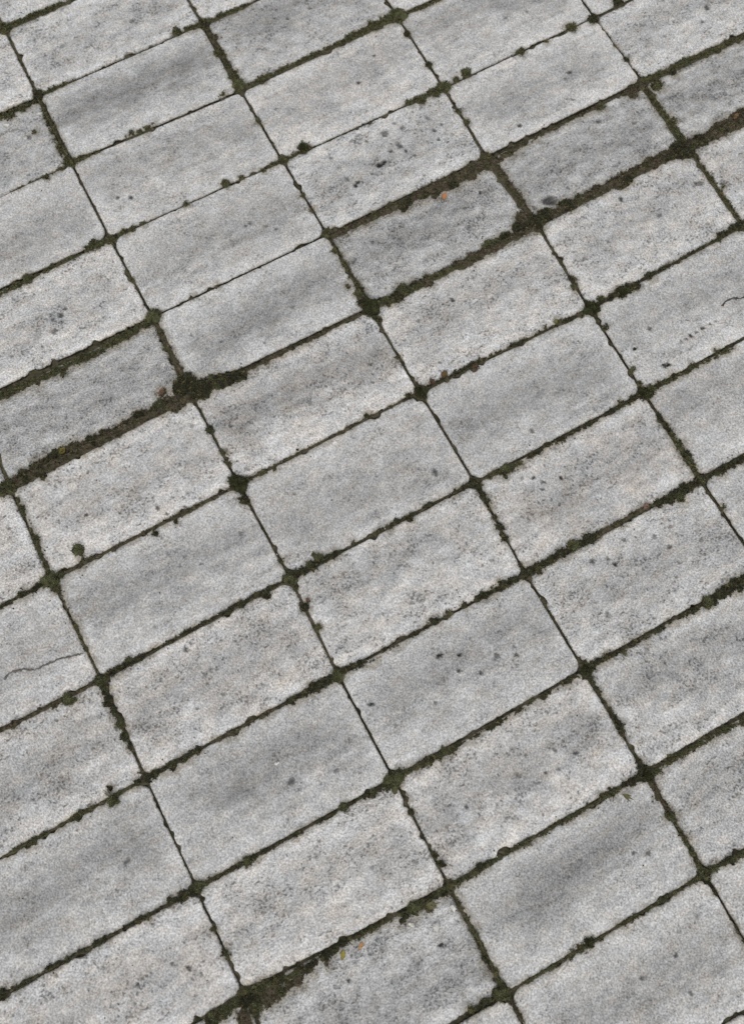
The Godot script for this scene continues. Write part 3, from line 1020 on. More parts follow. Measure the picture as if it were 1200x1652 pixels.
func lay_moss():
	strip(84.3, -611.5, 105.0, -608.1, 3.8, 5.1, "green")
	patch(73.3, -613.6, 5.6, "green")
	patch(-69.4, -609.3, 3.9, "green")
	strip(-102.0, -610.0, -59.6, -608.7, 2.5, 2.0, "green")
	strip(-100.2, -714.4, -20.1, -714.5, 3.8, 2.7, "green")
	patch(-100.2, -714.4, 8.0, "green")
	strip(107.6, -601.7, 105.6, -508.0, 2.6, 2.5, "brown")
	patch(108.3, -586.6, 6.3, "brown")
	patch(103.6, -563.7, 6.3, "green")
	patch(104.8, -541.8, 4.7, "green")
	patch(104.6, -528.5, 6.2, "green")
	patch(105.0, -513.1, 6.9, "green")
	patch(105.0, -608.1, 7.2, "dark")
	strip(105.8, -609.7, 163.0, -608.2, 2.1, 2.1, "green")
	strip(-35.9, -511.6, -1.0, -512.8, 2.0, 2.0, "green")
	patch(-27.8, -512.7, 4.5, "green")
	patch(-12.3, -511.5, 4.5, "green")
	patch(83.4, -510.7, 3.8, "green")
	strip(-103.7, -512.2, -70.9, -509.7, 3.6, 1.5, "green")
	strip(-102.8, -601.0, -104.3, -516.1, 2.5, 2.5, "green")
	patch(-107.1, -535.8, 6.0, "green")
	patch(-106.1, -518.9, 6.7, "green")
	patch(-102.0, -610.0, 7.7, "dark")
	strip(-174.4, -512.2, -116.0, -509.8, 1.9, 2.4, "green")
	patch(-135.1, -508.6, 4.4, "green")
	strip(109.8, -508.5, 308.1, -508.8, 2.0, 2.6, "green")
	strip(243.0, -510.9, 308.5, -509.6, 2.6, 6.8, "green")
	patch(276.3, -512.3, 5.6, "green")
	patch(294.4, -512.4, 7.2, "green")
	patch(309.3, -511.1, 9.6, "green")
	strip(315.5, -508.8, 365.1, -505.6, 2.1, 2.1, "green")
	patch(132.9, -507.3, 4.6, "green")
	patch(306.9, -482.8, 3.9, "dark")
	patch(308.1, -433.6, 3.9, "dark")
	patch(103.1, -458.7, 3.0, "green")
	patch(131.4, -403.8, 6.0, "dark")
	strip(76.1, -401.5, 138.2, -401.9, 2.4, 2.5, "green")
	patch(79.2, -399.8, 4.4, "green")
	patch(104.3, -402.3, 5.9, "green")
	strip(259.7, -400.2, 306.7, -398.1, 2.5, 4.9, "green")
	patch(277.4, -396.1, 5.3, "green")
	patch(294.6, -398.1, 6.1, "green")
	patch(308.2, -399.2, 6.9, "green")
	patch(339.1, -402.2, 5.4, "green")
	patch(324.9, -401.4, 3.9, "green")
	patch(408.8, -397.8, 5.5, "green")
	patch(478.0, -399.0, 6.3, "green")
	patch(504.7, -397.2, 6.4, "dark")
	patch(441.3, -396.5, 3.1, "dark")
	patch(307.0, -363.2, 3.0, "green")
	patch(307.5, -347.1, 3.8, "green")
	patch(543.5, -404.9, 6.4, "dark")
	patch(508.8, -352.8, 2.7, "dark")
	patch(509.4, -331.2, 2.7, "dark")
	strip(304.5, -289.5, 354.5, -293.0, 6.3, 2.5, "brown")
	strip(358.3, -292.7, 450.0, -296.3, 1.5, 2.0, "brown")
	patch(451.0, -293.9, 4.6, "green")
	strip(484.3, -294.4, 507.8, -294.8, 4.3, 6.6, "brown")
	patch(492.6, -291.8, 7.6, "brown")
	strip(510.1, -298.3, 646.7, -294.9, 3.7, 2.6, "green")
	patch(523.1, -287.4, 6.9, "green")
	patch(548.6, -294.4, 6.2, "dark")
	patch(611.6, -293.6, 4.7, "green")
	strip(509.3, -285.5, 507.9, -204.8, 3.7, 3.6, "green")
	patch(511.4, -237.7, 5.3, "green")
	strip(507.6, -203.1, 580.4, -198.1, 7.8, 6.4, "brown")
	strip(545.5, -208.0, 588.3, -209.6, 3.6, 7.2, "brown")
	patch(538.9, -204.3, 6.0, "brown")
	strip(331.2, -201.5, 489.3, -204.0, 6.1, 7.0, "brown")
	patch(496.2, -202.0, 10.4, "dark")
	strip(475.9, -202.3, 516.2, -201.1, 6.3, 6.4, "dark")
	patch(367.1, -202.0, 7.2, "green")
	patch(380.6, -198.2, 4.4, "green")
	patch(414.9, -195.4, 7.3, "brown")
	strip(507.0, -189.8, 505.5, -100.5, 2.0, 1.9, "green")
	patch(511.9, -139.8, 3.6, "green")
	strip(310.8, -86.1, 504.0, -90.1, 1.8, 1.9, "dark")
	strip(334.5, -87.1, 362.1, -85.3, 3.9, 5.9, "dark")
	patch(345.5, -86.1, 6.9, "dark")
	patch(356.5, -85.1, 6.2, "green")
	patch(381.4, -87.3, 4.9, "dark")
	patch(322.8, -89.4, 4.8, "green")
	patch(308.8, -85.5, 7.6, "dark")
	strip(475.9, -92.5, 504.9, -91.3, 3.4, 4.6, "dark")
	strip(-235.2, -399.5, -104.4, -404.2, 1.8, 1.9, "green")
	patch(-201.9, -402.2, 5.6, "green")
	patch(-214.7, -400.8, 3.5, "green")
	strip(-131.4, -406.1, -107.1, -403.1, 2.4, 4.0, "green")
	patch(-120.7, -405.4, 5.7, "green")
	patch(-172.7, -403.1, 2.8, "green")
	strip(-104.4, -404.2, -77.8, -402.6, 2.4, 3.4, "green")
	patch(-88.6, -403.3, 5.0, "green")
	patch(35.7, -404.7, 5.1, "green")
	patch(-14.3, -402.9, 2.9, "green")
	patch(-65.2, -402.7, 3.6, "green")
	patch(53.9, -402.9, 3.7, "green")
	patch(-104.6, -346.7, 3.5, "green")
	patch(103.2, -352.0, 2.9, "green")
	patch(103.3, -330.0, 2.9, "green")
	patch(-56.5, -298.1, 2.8, "brown")
	patch(-27.9, -296.7, 2.4, "brown")
	patch(-102.7, -297.0, 7.6, "green")
	patch(-96.0, -299.0, 4.1, "green")
	strip(-102.0, -286.0, -103.0, -222.6, 2.3, 3.2, "brown")
	patch(-102.2, -278.0, 3.4, "green")
	patch(-105.0, -259.4, 4.1, "green")
	patch(-104.4, -227.3, 4.7, "brown")
	strip(-163.9, -291.4, -110.3, -294.6, 4.3, 4.4, "green")
	patch(-195.3, -292.5, 3.4, "green")
	strip(-279.1, -292.3, -164.5, -290.1, 3.2, 3.8, "green")
	patch(-212.2, -285.8, 4.0, "green")
	patch(-239.8, -286.6, 4.0, "brown")
	strip(-297.3, -198.3, -144.9, -200.9, 7.3, 6.9, "brown")
	strip(-144.9, -200.9, -110.5, -199.3, 8.1, 10.7, "brown")
	patch(-246.6, -205.9, 7.8, "brown")
	patch(-263.8, -205.5, 5.8, "dark")
	patch(-279.8, -199.9, 6.4, "brown")
	patch(-203.0, -203.4, 5.2, "dark")
	patch(-172.4, -202.0, 5.2, "dark")
	patch(-141.0, -201.9, 7.9, "green")
	patch(-129.6, -215.8, 5.3, "brown")
	patch(-105.9, -201.5, 11.3, "dark")
	patch(-128.8, -205.3, 7.9, "brown")
	patch(-308.1, -196.8, 9.6, "green")
	patch(-314.8, -196.7, 7.6, "green")
	patch(-273.5, -190.6, 4.5, "dark")
	patch(-224.0, -202.6, 5.8, "brown")
	strip(-105.3, -202.7, -48.6, -194.6, 8.8, 7.0, "dark")
	patch(-78.6, -199.1, 8.7, "green")
	patch(-52.0, -194.9, 6.0, "green")
	strip(-42.2, -195.9, 9.3, -194.9, 2.2, 2.2, "brown")
	strip(9.3, -194.9, 98.2, -195.9, 1.3, 1.4, "brown")
	patch(-19.7, -194.7, 4.0, "brown")
	patch(10.8, -194.9, 4.1, "dark")
	patch(104.0, -196.9, 8.3, "dark")
	patch(103.3, -205.4, 5.5, "dark")
	strip(109.0, -294.0, 219.1, -291.5, 3.4, 4.1, "brown")
	patch(162.2, -293.6, 5.8, "green")
	strip(219.1, -291.5, 298.4, -292.8, 6.9, 7.7, "brown")
	patch(189.2, -293.7, 5.1, "brown")
	patch(203.4, -291.3, 5.8, "dark")
	patch(248.7, -288.6, 6.6, "brown")
	patch(106.7, -297.0, 5.7, "green")
	strip(104.7, -290.3, 104.6, -198.2, 2.3, 3.3, "green")
	patch(102.5, -274.5, 4.2, "green")
	patch(104.0, -237.4, 4.9, "brown")
	patch(101.7, -216.2, 5.5, "green")
	patch(101.1, -204.2, 6.9, "dark")
	patch(94.5, -230.9, 4.2, "brown")
	strip(109.2, -195.6, 211.3, -195.8, 3.9, 3.9, "green")
	patch(145.3, -199.9, 6.9, "green")
	patch(124.2, -195.7, 6.2, "green")
	patch(174.2, -197.5, 5.6, "green")
	patch(158.6, -199.4, 6.3, "dark")
	strip(210.6, -194.5, 309.7, -198.5, 4.5, 6.1, "brown")
	patch(228.9, -199.7, 4.9, "brown")
	patch(252.9, -201.1, 7.8, "green")
	patch(264.3, -200.9, 6.4, "green")
	patch(293.0, -203.3, 9.3, "dark")
	patch(313.8, -201.4, 10.0, "dark")
	patch(305.6, -198.1, 8.6, "brown")
	patch(197.1, -197.6, 4.9, "brown")
	strip(310.5, -283.5, 311.5, -207.9, 3.5, 4.0, "brown")
	patch(308.6, -253.3, 4.4, "brown")
	patch(311.2, -227.2, 4.3, "brown")
	patch(313.4, -240.1, 3.6, "brown")
	patch(309.3, -270.7, 4.4, "green")
	patch(306.0, -294.9, 7.4, "green")
	patch(309.5, -123.9, 3.5, "dark")
	patch(305.7, -115.2, 3.5, "green")
	patch(310.3, -193.0, 3.6, "dark")
	patch(102.1, -134.9, 2.7, "dark")
	patch(105.3, -181.5, 3.4, "dark")
	strip(111.6, -89.6, 195.4, -89.8, 1.7, 1.8, "dark")
	patch(119.9, -91.4, 4.6, "brown")
	patch(167.2, -86.1, 4.0, "brown")
	patch(135.6, -89.1, 4.7, "brown")
	patch(270.5, -89.2, 4.1, "green")
	patch(294.7, -85.0, 4.8, "brown")
	strip(194.7, -88.6, 302.0, -84.3, 1.3, 1.4, "dark")
	patch(255.4, -89.3, 3.4, "brown")
	strip(-100.4, -89.4, 104.0, -89.1, 1.3, 1.3, "brown")
	patch(-65.2, -85.9, 3.2, "green")
	patch(91.8, -89.5, 3.3, "dark")
	strip(-97.1, -89.1, -73.2, -88.0, 2.1, 1.7, "green")
	patch(42.9, -92.9, 3.3, "dark")
	patch(-104.6, -155.4, 3.3, "dark")
	patch(-102.8, -112.9, 3.2, "green")
	patch(-103.1, -126.6, 2.6, "green")
	strip(-303.5, -88.9, -104.3, -88.6, 1.2, 1.3, "brown")
	patch(-273.8, -91.8, 2.5, "brown")
	patch(-266.8, -89.4, 3.7, "dark")
	patch(-277.9, -87.0, 3.1, "brown")
	patch(-175.4, -83.4, 2.5, "dark")
	patch(-199.2, -83.4, 2.5, "dark")
	patch(-297.1, -88.3, 3.7, "green")
	strip(-304.8, -180.3, -307.1, -95.8, 1.7, 1.6, "green")
	patch(-304.5, -133.2, 3.1, "green")
	strip(-363.2, -86.6, -308.1, -87.3, 1.6, 2.0, "dark")
	patch(-339.0, -90.1, 4.3, "dark")
	patch(-322.2, -88.0, 3.7, "dark")
	patch(-307.6, -88.4, 7.9, "green")
	patch(-307.3, -79.9, 4.9, "green")
	patch(-104.0, -89.1, 8.3, "dark")
	patch(-105.6, -71.7, 4.4, "dark")
	patch(-108.5, -98.3, 4.5, "dark")
	patch(104.0, -89.1, 5.9, "dark")
	patch(104.1, -82.8, 4.6, "dark")
	strip(105.1, 21.2, 106.0, 44.4, 4.1, 4.0, "dark")
	patch(104.9, 52.4, 3.1, "dark")
	strip(-96.8, 20.0, -49.2, 20.5, 3.4, 3.0, "dark")
	patch(-68.1, 17.3, 5.5, "green")
	patch(-69.8, 10.1, 3.1, "green")
	patch(-51.3, 18.0, 3.7, "dark")
	patch(-30.8, 18.5, 2.5, "dark")
	patch(7.3, 22.7, 3.7, "brown")
	patch(28.8, 24.3, 3.1, "dark")
	strip(-10.8, 20.0, 101.4, 21.4, 1.2, 1.7, "dark")
	patch(-79.0, 18.5, 5.5, "green")
	patch(83.9, 20.7, 3.2, "dark")
	strip(121.7, 23.6, 156.1, 26.6, 4.1, 3.1, "green")
	patch(139.0, 24.8, 5.1, "green")
	patch(135.1, 31.5, 3.2, "brown")
	patch(278.5, 19.5, 3.9, "dark")
	patch(292.2, 21.6, 3.9, "dark")
	strip(156.8, 25.5, 298.9, 22.9, 1.3, 1.7, "dark")
	strip(310.3, 22.9, 413.1, 23.6, 2.2, 1.8, "green")
	patch(322.4, 21.7, 4.6, "dark")
	patch(342.1, 20.6, 3.3, "dark")
	patch(396.9, 18.9, 3.4, "green")
	patch(305.8, 22.8, 7.3, "dark")
	patch(313.4, 21.5, 5.3, "green")
	patch(365.4, 19.9, 3.3, "green")
	patch(309.7, -59.8, 2.7, "dark")
	patch(308.1, -5.7, 2.7, "green")
	patch(307.1, 10.2, 2.7, "green")
	patch(306.9, -80.0, 3.4, "dark")
	patch(102.3, 72.7, 5.0, "dark")
	patch(103.9, 62.7, 3.1, "dark")
	patch(101.4, 85.0, 3.1, "dark")
	patch(102.5, 116.6, 2.4, "dark")
	strip(304.6, 49.1, 305.6, 76.2, 1.7, 3.6, "dark")
	strip(305.6, 76.2, 304.2, 120.2, 3.6, 4.1, "green")
	patch(305.7, 98.8, 5.1, "dark")
	patch(307.5, 84.7, 4.5, "dark")
	strip(104.6, 124.8, 181.9, 126.4, 3.9, 4.0, "dark")
	patch(143.5, 124.8, 5.5, "dark")
	patch(158.2, 124.2, 6.2, "green")
	patch(172.8, 123.7, 4.9, "dark")
	patch(116.5, 128.4, 4.9, "green")
	patch(209.7, 127.9, 3.1, "dark")
	strip(185.5, 126.3, 244.6, 124.5, 1.6, 1.7, "brown")
	strip(253.4, 127.8, 301.5, 127.6, 4.0, 5.4, "dark")
	patch(277.0, 131.1, 5.0, "green")
	patch(275.8, 136.3, 3.1, "dark")
	patch(240.9, 124.6, 3.8, "brown")
	patch(266.7, 129.9, 5.7, "dark")
	strip(305.3, 127.4, 355.2, 130.8, 3.6, 3.6, "dark")
	patch(330.5, 128.6, 5.1, "dark")
	patch(322.2, 129.9, 4.5, "green")
	patch(304.5, 126.3, 5.7, "green")
	patch(307.7, 162.3, 2.5, "dark")
	strip(-302.4, 20.7, -263.9, 21.6, 3.7, 2.8, "dark")
	patch(-273.0, 20.1, 4.7, "green")
	patch(-292.7, 20.7, 4.7, "dark")
	patch(-191.2, 20.6, 3.6, "dark")
	patch(-154.8, 21.2, 4.2, "dark")
	strip(-200.9, 20.1, -107.3, 20.6, 1.6, 2.0, "dark")
	patch(-214.0, 19.8, 2.4, "dark")
	patch(-129.6, 24.5, 3.6, "dark")
	strip(-263.7, 21.1, -200.9, 20.1, 1.2, 1.2, "dark")
	strip(-305.1, -75.9, -304.1, 14.5, 1.2, 1.2, "green")
	patch(-102.2, 1.0, 3.1, "dark")
	patch(-102.2, 53.0, 4.2, "dark")
	patch(-100.5, 75.7, 3.0, "green")
	patch(-101.4, 22.4, 6.1, "green")
	patch(-101.1, 19.1, 4.9, "dark")
	patch(-101.6, 29.3, 3.0, "dark")
	patch(-96.3, 48.0, 2.4, "brown")
	strip(-301.6, 124.8, -250.5, 124.1, 2.7, 3.2, "dark")
	patch(-262.5, 125.2, 4.5, "green")
	patch(-277.2, 126.7, 3.9, "dark")
	strip(-234.6, 124.5, -215.9, 125.7, 1.9, 2.7, "brown")
	strip(-157.2, 125.2, -104.5, 125.6, 3.2, 3.7, "dark")
	patch(-130.5, 124.6, 5.2, "dark")
	patch(-104.5, 125.6, 5.8, "green")
	strip(-215.9, 125.7, -157.7, 126.2, 1.5, 1.5, "brown")
	patch(-176.9, 125.5, 2.9, "brown")
	patch(-114.4, 125.5, 4.7, "dark")
	strip(-100.6, 124.4, -69.1, 128.2, 3.3, 2.8, "dark")
	patch(-54.5, 126.1, 3.5, "dark")
	patch(0.8, 124.3, 4.8, "dark")
	patch(34.8, 125.0, 3.6, "brown")
	strip(49.0, 124.5, 96.8, 126.1, 3.4, 3.4, "dark")
	patch(55.8, 124.7, 4.8, "dark")
	patch(76.8, 124.4, 4.8, "dark")
	strip(-69.1, 128.2, 0.2, 125.4, 1.6, 1.6, "dark")
	patch(102.3, 126.3, 4.9, "dark")
	patch(-41.3, 126.5, 3.0, "dark")
	patch(17.7, 124.7, 3.0, "brown")
	strip(-407.1, 20.7, -309.7, 22.7, 1.5, 1.5, "brown")
	patch(-339.2, 24.4, 4.6, "green")
	patch(-333.8, 26.7, 3.5, "green")
	patch(-391.7, 21.3, 3.5, "brown")
	patch(-355.0, 24.3, 2.9, "brown")
	patch(-304.4, 22.3, 6.4, "green")
	patch(-304.2, 32.2, 5.2, "dark")
	patch(-305.4, 43.3, 4.6, "dark")
	patch(-304.4, 68.3, 4.6, "green")
	patch(-305.0, 80.8, 4.6, "dark")
	patch(-304.2, 53.7, 2.9, "dark")
	patch(-305.3, 91.4, 2.8, "dark")
	patch(-305.5, 59.4, 2.9, "dark")
	patch(-305.4, 116.5, 2.8, "dark")
	strip(-446.4, 124.2, -304.6, 124.5, 1.4, 1.5, "green")
	patch(-338.4, 127.2, 5.0, "green")
	patch(-336.7, 116.4, 2.8, "dark")
	patch(-416.7, 125.8, 3.8, "green")
	patch(-373.8, 125.9, 2.8, "dark")
	patch(-312.5, 123.9, 3.9, "dark")
	patch(-304.3, 124.0, 5.0, "dark")
	patch(-422.7, 125.6, 3.3, "green")
	strip(-298.4, 231.0, -283.2, 231.6, 3.4, 2.6, "green")
	patch(-252.9, 233.1, 3.8, "green")
	patch(-247.0, 233.9, 2.7, "dark")
	patch(-154.7, 233.0, 3.9, "green")
	patch(-151.1, 232.4, 3.3, "dark")
	patch(-126.5, 234.6, 3.3, "green")
	strip(-283.2, 231.6, -110.1, 234.2, 1.4, 1.8, "dark")
	patch(-103.2, 233.6, 7.8, "green")
	patch(-108.6, 235.0, 5.0, "green")
	patch(-96.1, 231.2, 5.0, "dark")
	strip(-92.8, 232.4, -41.9, 235.4, 3.1, 3.6, "green")
	patch(-50.3, 232.7, 5.1, "green")
	patch(-67.0, 233.1, 4.5, "dark")
	strip(-38.5, 235.3, 97.1, 234.4, 1.5, 1.5, "dark")
	patch(45.0, 232.4, 2.9, "green")
	patch(91.4, 232.6, 2.9, "dark")
	patch(-22.2, 235.9, 2.8, "dark")
	patch(104.3, 231.7, 5.8, "dark")
	strip(109.5, 231.2, 133.2, 232.1, 3.7, 3.3, "dark")
	patch(128.4, 230.9, 4.1, "dark")
	patch(145.5, 234.7, 3.5, "green")
	patch(217.4, 234.6, 3.0, "green")
	strip(136.4, 232.5, 234.4, 233.6, 1.6, 1.6, "dark")
	patch(241.7, 233.4, 5.4, "green")
	patch(246.1, 234.4, 4.8, "dark")
	strip(257.0, 232.1, 286.0, 231.9, 5.2, 6.3, "dark")
	patch(272.0, 231.2, 6.1, "dark")
	patch(275.9, 238.2, 4.2, "dark")
	patch(170.3, 234.1, 3.0, "dark")
	strip(104.4, 241.6, 104.7, 293.5, 1.5, 1.9, "dark")
	patch(104.1, 291.2, 4.6, "dark")
	patch(103.2, 299.0, 2.8, "brown")
	patch(104.0, 326.6, 2.8, "dark")
	strip(-95.9, 338.2, -55.4, 338.2, 2.6, 1.8, "green")
	patch(-70.3, 336.1, 3.8, "dark")
	patch(-61.4, 337.3, 3.2, "dark")
	strip(79.6, 338.3, 101.5, 338.9, 3.6, 4.8, "dark")
	patch(56.8, 335.2, 3.3, "green")
	patch(66.4, 338.0, 3.3, "dark")
	strip(-55.4, 338.2, 76.0, 338.8, 1.4, 1.5, "green")
	patch(104.1, 339.1, 6.2, "dark")
	patch(102.9, 333.5, 3.9, "dark")
	patch(-103.1, 337.3, 5.4, "green")
	patch(-110.5, 339.1, 4.3, "dark")
	strip(108.7, 340.3, 211.1, 341.3, 1.8, 2.7, "green")
	patch(114.6, 341.6, 4.5, "green")
	patch(132.0, 337.9, 2.8, "green")
	patch(190.7, 340.5, 4.0, "green")
	patch(206.0, 343.6, 4.6, "brown")
	patch(164.5, 338.4, 2.8, "green")
	strip(103.9, 347.7, 105.3, 386.9, 3.1, 3.1, "brown")
	patch(102.9, 380.2, 4.9, "green")
	patch(103.1, 361.4, 4.4, "brown")
	strip(103.8, 389.2, 103.1, 430.6, 1.8, 2.6, "green")
	patch(103.0, 415.7, 3.8, "green")
	patch(103.2, 435.3, 4.8, "green")
	patch(103.5, 399.8, 2.7, "brown")
	strip(107.5, 435.9, 143.8, 439.5, 2.6, 3.0, "green")
	patch(128.6, 437.2, 4.3, "dark")
	patch(-17.4, 435.2, 4.7, "dark")
	patch(-26.8, 434.7, 3.7, "green")
	patch(-33.4, 435.1, 2.6, "green")
	patch(17.1, 436.6, 3.2, "dark")
	strip(-94.1, 436.1, 95.4, 437.0, 1.4, 1.4, "green")
	patch(102.5, 485.4, 2.1, "dark")
	patch(101.3, 453.0, 2.1, "dark")
	strip(101.5, 482.0, 101.2, 501.8, 1.4, 1.4, "dark")
	strip(-304.3, 328.7, -255.5, 336.5, 6.8, 4.9, "green")
	patch(-288.2, 341.2, 8.2, "brown")
	patch(-300.6, 341.7, 8.2, "green")
	patch(-275.6, 340.2, 7.2, "green")
	patch(-266.3, 339.7, 6.2, "brown")
	strip(-255.5, 336.5, -205.2, 334.3, 3.3, 2.5, "dark")
	strip(-205.2, 334.3, -150.8, 337.7, 1.4, 1.7, "green")
	patch(-139.6, 338.0, 7.4, "green")
	patch(-149.2, 340.4, 4.2, "dark")
	patch(-153.8, 343.1, 3.7, "dark")
	patch(-128.2, 342.4, 5.3, "brown")
	patch(-132.1, 338.0, 4.8, "green")
	strip(-125.7, 337.9, -106.0, 336.9, 3.0, 4.6, "green")
	patch(-230.1, 340.7, 3.6, "brown")
	patch(-245.1, 339.9, 4.1, "brown")
	patch(-310.9, 344.4, 8.2, "brown")
	patch(-278.7, 334.2, 6.2, "green")
	patch(-334.6, 331.7, 5.6, "green")
	strip(-326.4, 333.3, -306.8, 330.1, 4.9, 4.4, "green")
	patch(-339.0, 334.8, 6.1, "dark")
	strip(-102.0, 346.6, -102.4, 434.4, 1.8, 2.5, "green")
	patch(-101.2, 367.3, 2.6, "green")
	patch(-101.4, 378.7, 3.2, "green")
	patch(-104.3, 405.5, 4.2, "dark")
	patch(-104.9, 411.9, 3.6, "brown")
	patch(-104.1, 434.0, 6.7, "green")
	patch(-110.8, 432.6, 4.1, "green")
	patch(-101.8, 401.2, 2.6, "dark")
	patch(-101.6, 254.2, 2.2, "brown")
	patch(-101.8, 266.3, 2.2, "dark")
	patch(-100.0, 318.3, 2.7, "dark")
	patch(-102.0, 307.1, 2.7, "dark")
	patch(-303.5, 289.9, 3.1, "dark")
	patch(-302.6, 294.4, 2.6, "green")
	patch(-304.6, 269.4, 2.1, "green")
	strip(-138.5, 434.3, -105.1, 435.7, 1.7, 2.9, "dark")
	patch(-136.3, 433.8, 3.6, "green")
	patch(-122.5, 433.5, 3.6, "dark")
	strip(-489.1, 228.3, -303.6, 231.7, 1.4, 1.8, "dark")
	patch(-489.1, 228.3, 4.7, "dark")
	patch(-350.8, 231.9, 3.2, "green")
	patch(-328.8, 230.4, 3.7, "dark")
	patch(-317.1, 231.5, 4.8, "dark")
	patch(-307.0, 232.3, 5.4, "dark")
	patch(-300.3, 231.2, 4.8, "green")
	patch(-374.2, 230.3, 2.1, "dark")
	patch(-427.9, 229.9, 2.6, "green")
	patch(-475.1, 229.8, 3.6, "green")
	patch(-415.9, 229.5, 2.6, "dark")
	strip(-149.9, -608.1, -104.9, -606.9, 4.3, 2.5, "green")
	patch(-140.0, -604.5, 6.9, "green")
	patch(-124.2, -606.2, 4.6, "green")
	strip(-102.5, 439.8, -100.6, 462.8, 1.7, 1.3, "brown")
	strip(-110.6, -522.3, -104.4, -599.1, 1.5, 1.5, "green")
	patch(507.9, -92.2, 4.3, "green")
	patch(-106.1, -208.6, 16.0, "dark")
	patch(-92.9, -199.1, 12.0, "dark")
	patch(-121.8, -197.7, 11.2, "brown")
	patch(-136.2, -201.6, 9.2, "green")
	patch(-161.7, -202.4, 8.5, "dark")
	patch(-187.7, -198.9, 7.8, "brown")
	patch(-214.6, -200.6, 8.4, "dark")
	patch(-235.0, -204.1, 9.1, "brown")
	patch(-255.1, -205.2, 9.0, "dark")
	patch(-275.0, -203.3, 9.0, "brown")
	patch(-290.1, -199.6, 9.0, "dark")
	patch(307.5, -201.4, 12.2, "dark")
	patch(302.6, -212.8, 10.1, "brown")
	patch(325.3, -204.7, 9.3, "dark")
	patch(352.0, -203.3, 9.4, "dark")
	patch(391.9, -203.5, 8.7, "brown")
	patch(425.9, -200.0, 8.8, "dark")
	patch(460.9, -204.2, 9.6, "brown")
	patch(500.6, -202.4, 13.4, "dark")
	patch(524.9, -201.8, 9.7, "dark")
	patch(555.5, -204.3, 10.5, "brown")
	patch(578.3, -201.1, 9.8, "brown")
	patch(304.5, -289.5, 8.9, "brown")
	patch(280.1, -288.4, 8.8, "brown")
	patch(255.9, -287.4, 8.0, "dark")
	patch(232.5, -287.7, 7.3, "brown")
	patch(194.5, -289.1, 6.5, "dark")
	patch(105.7, -195.9, 9.6, "dark")
	patch(135.3, -195.4, 7.6, "dark")
	patch(172.4, -194.3, 7.0, "brown")
	patch(212.4, -197.7, 6.3, "brown")
	patch(272.1, -200.9, 8.5, "dark")
	patch(-302.5, 333.5, 10.3, "dark")
	patch(-280.9, 338.5, 9.3, "brown")
	patch(-257.8, 340.9, 6.7, "brown")
	patch(-123.9, -570.7, 3.8, "green")

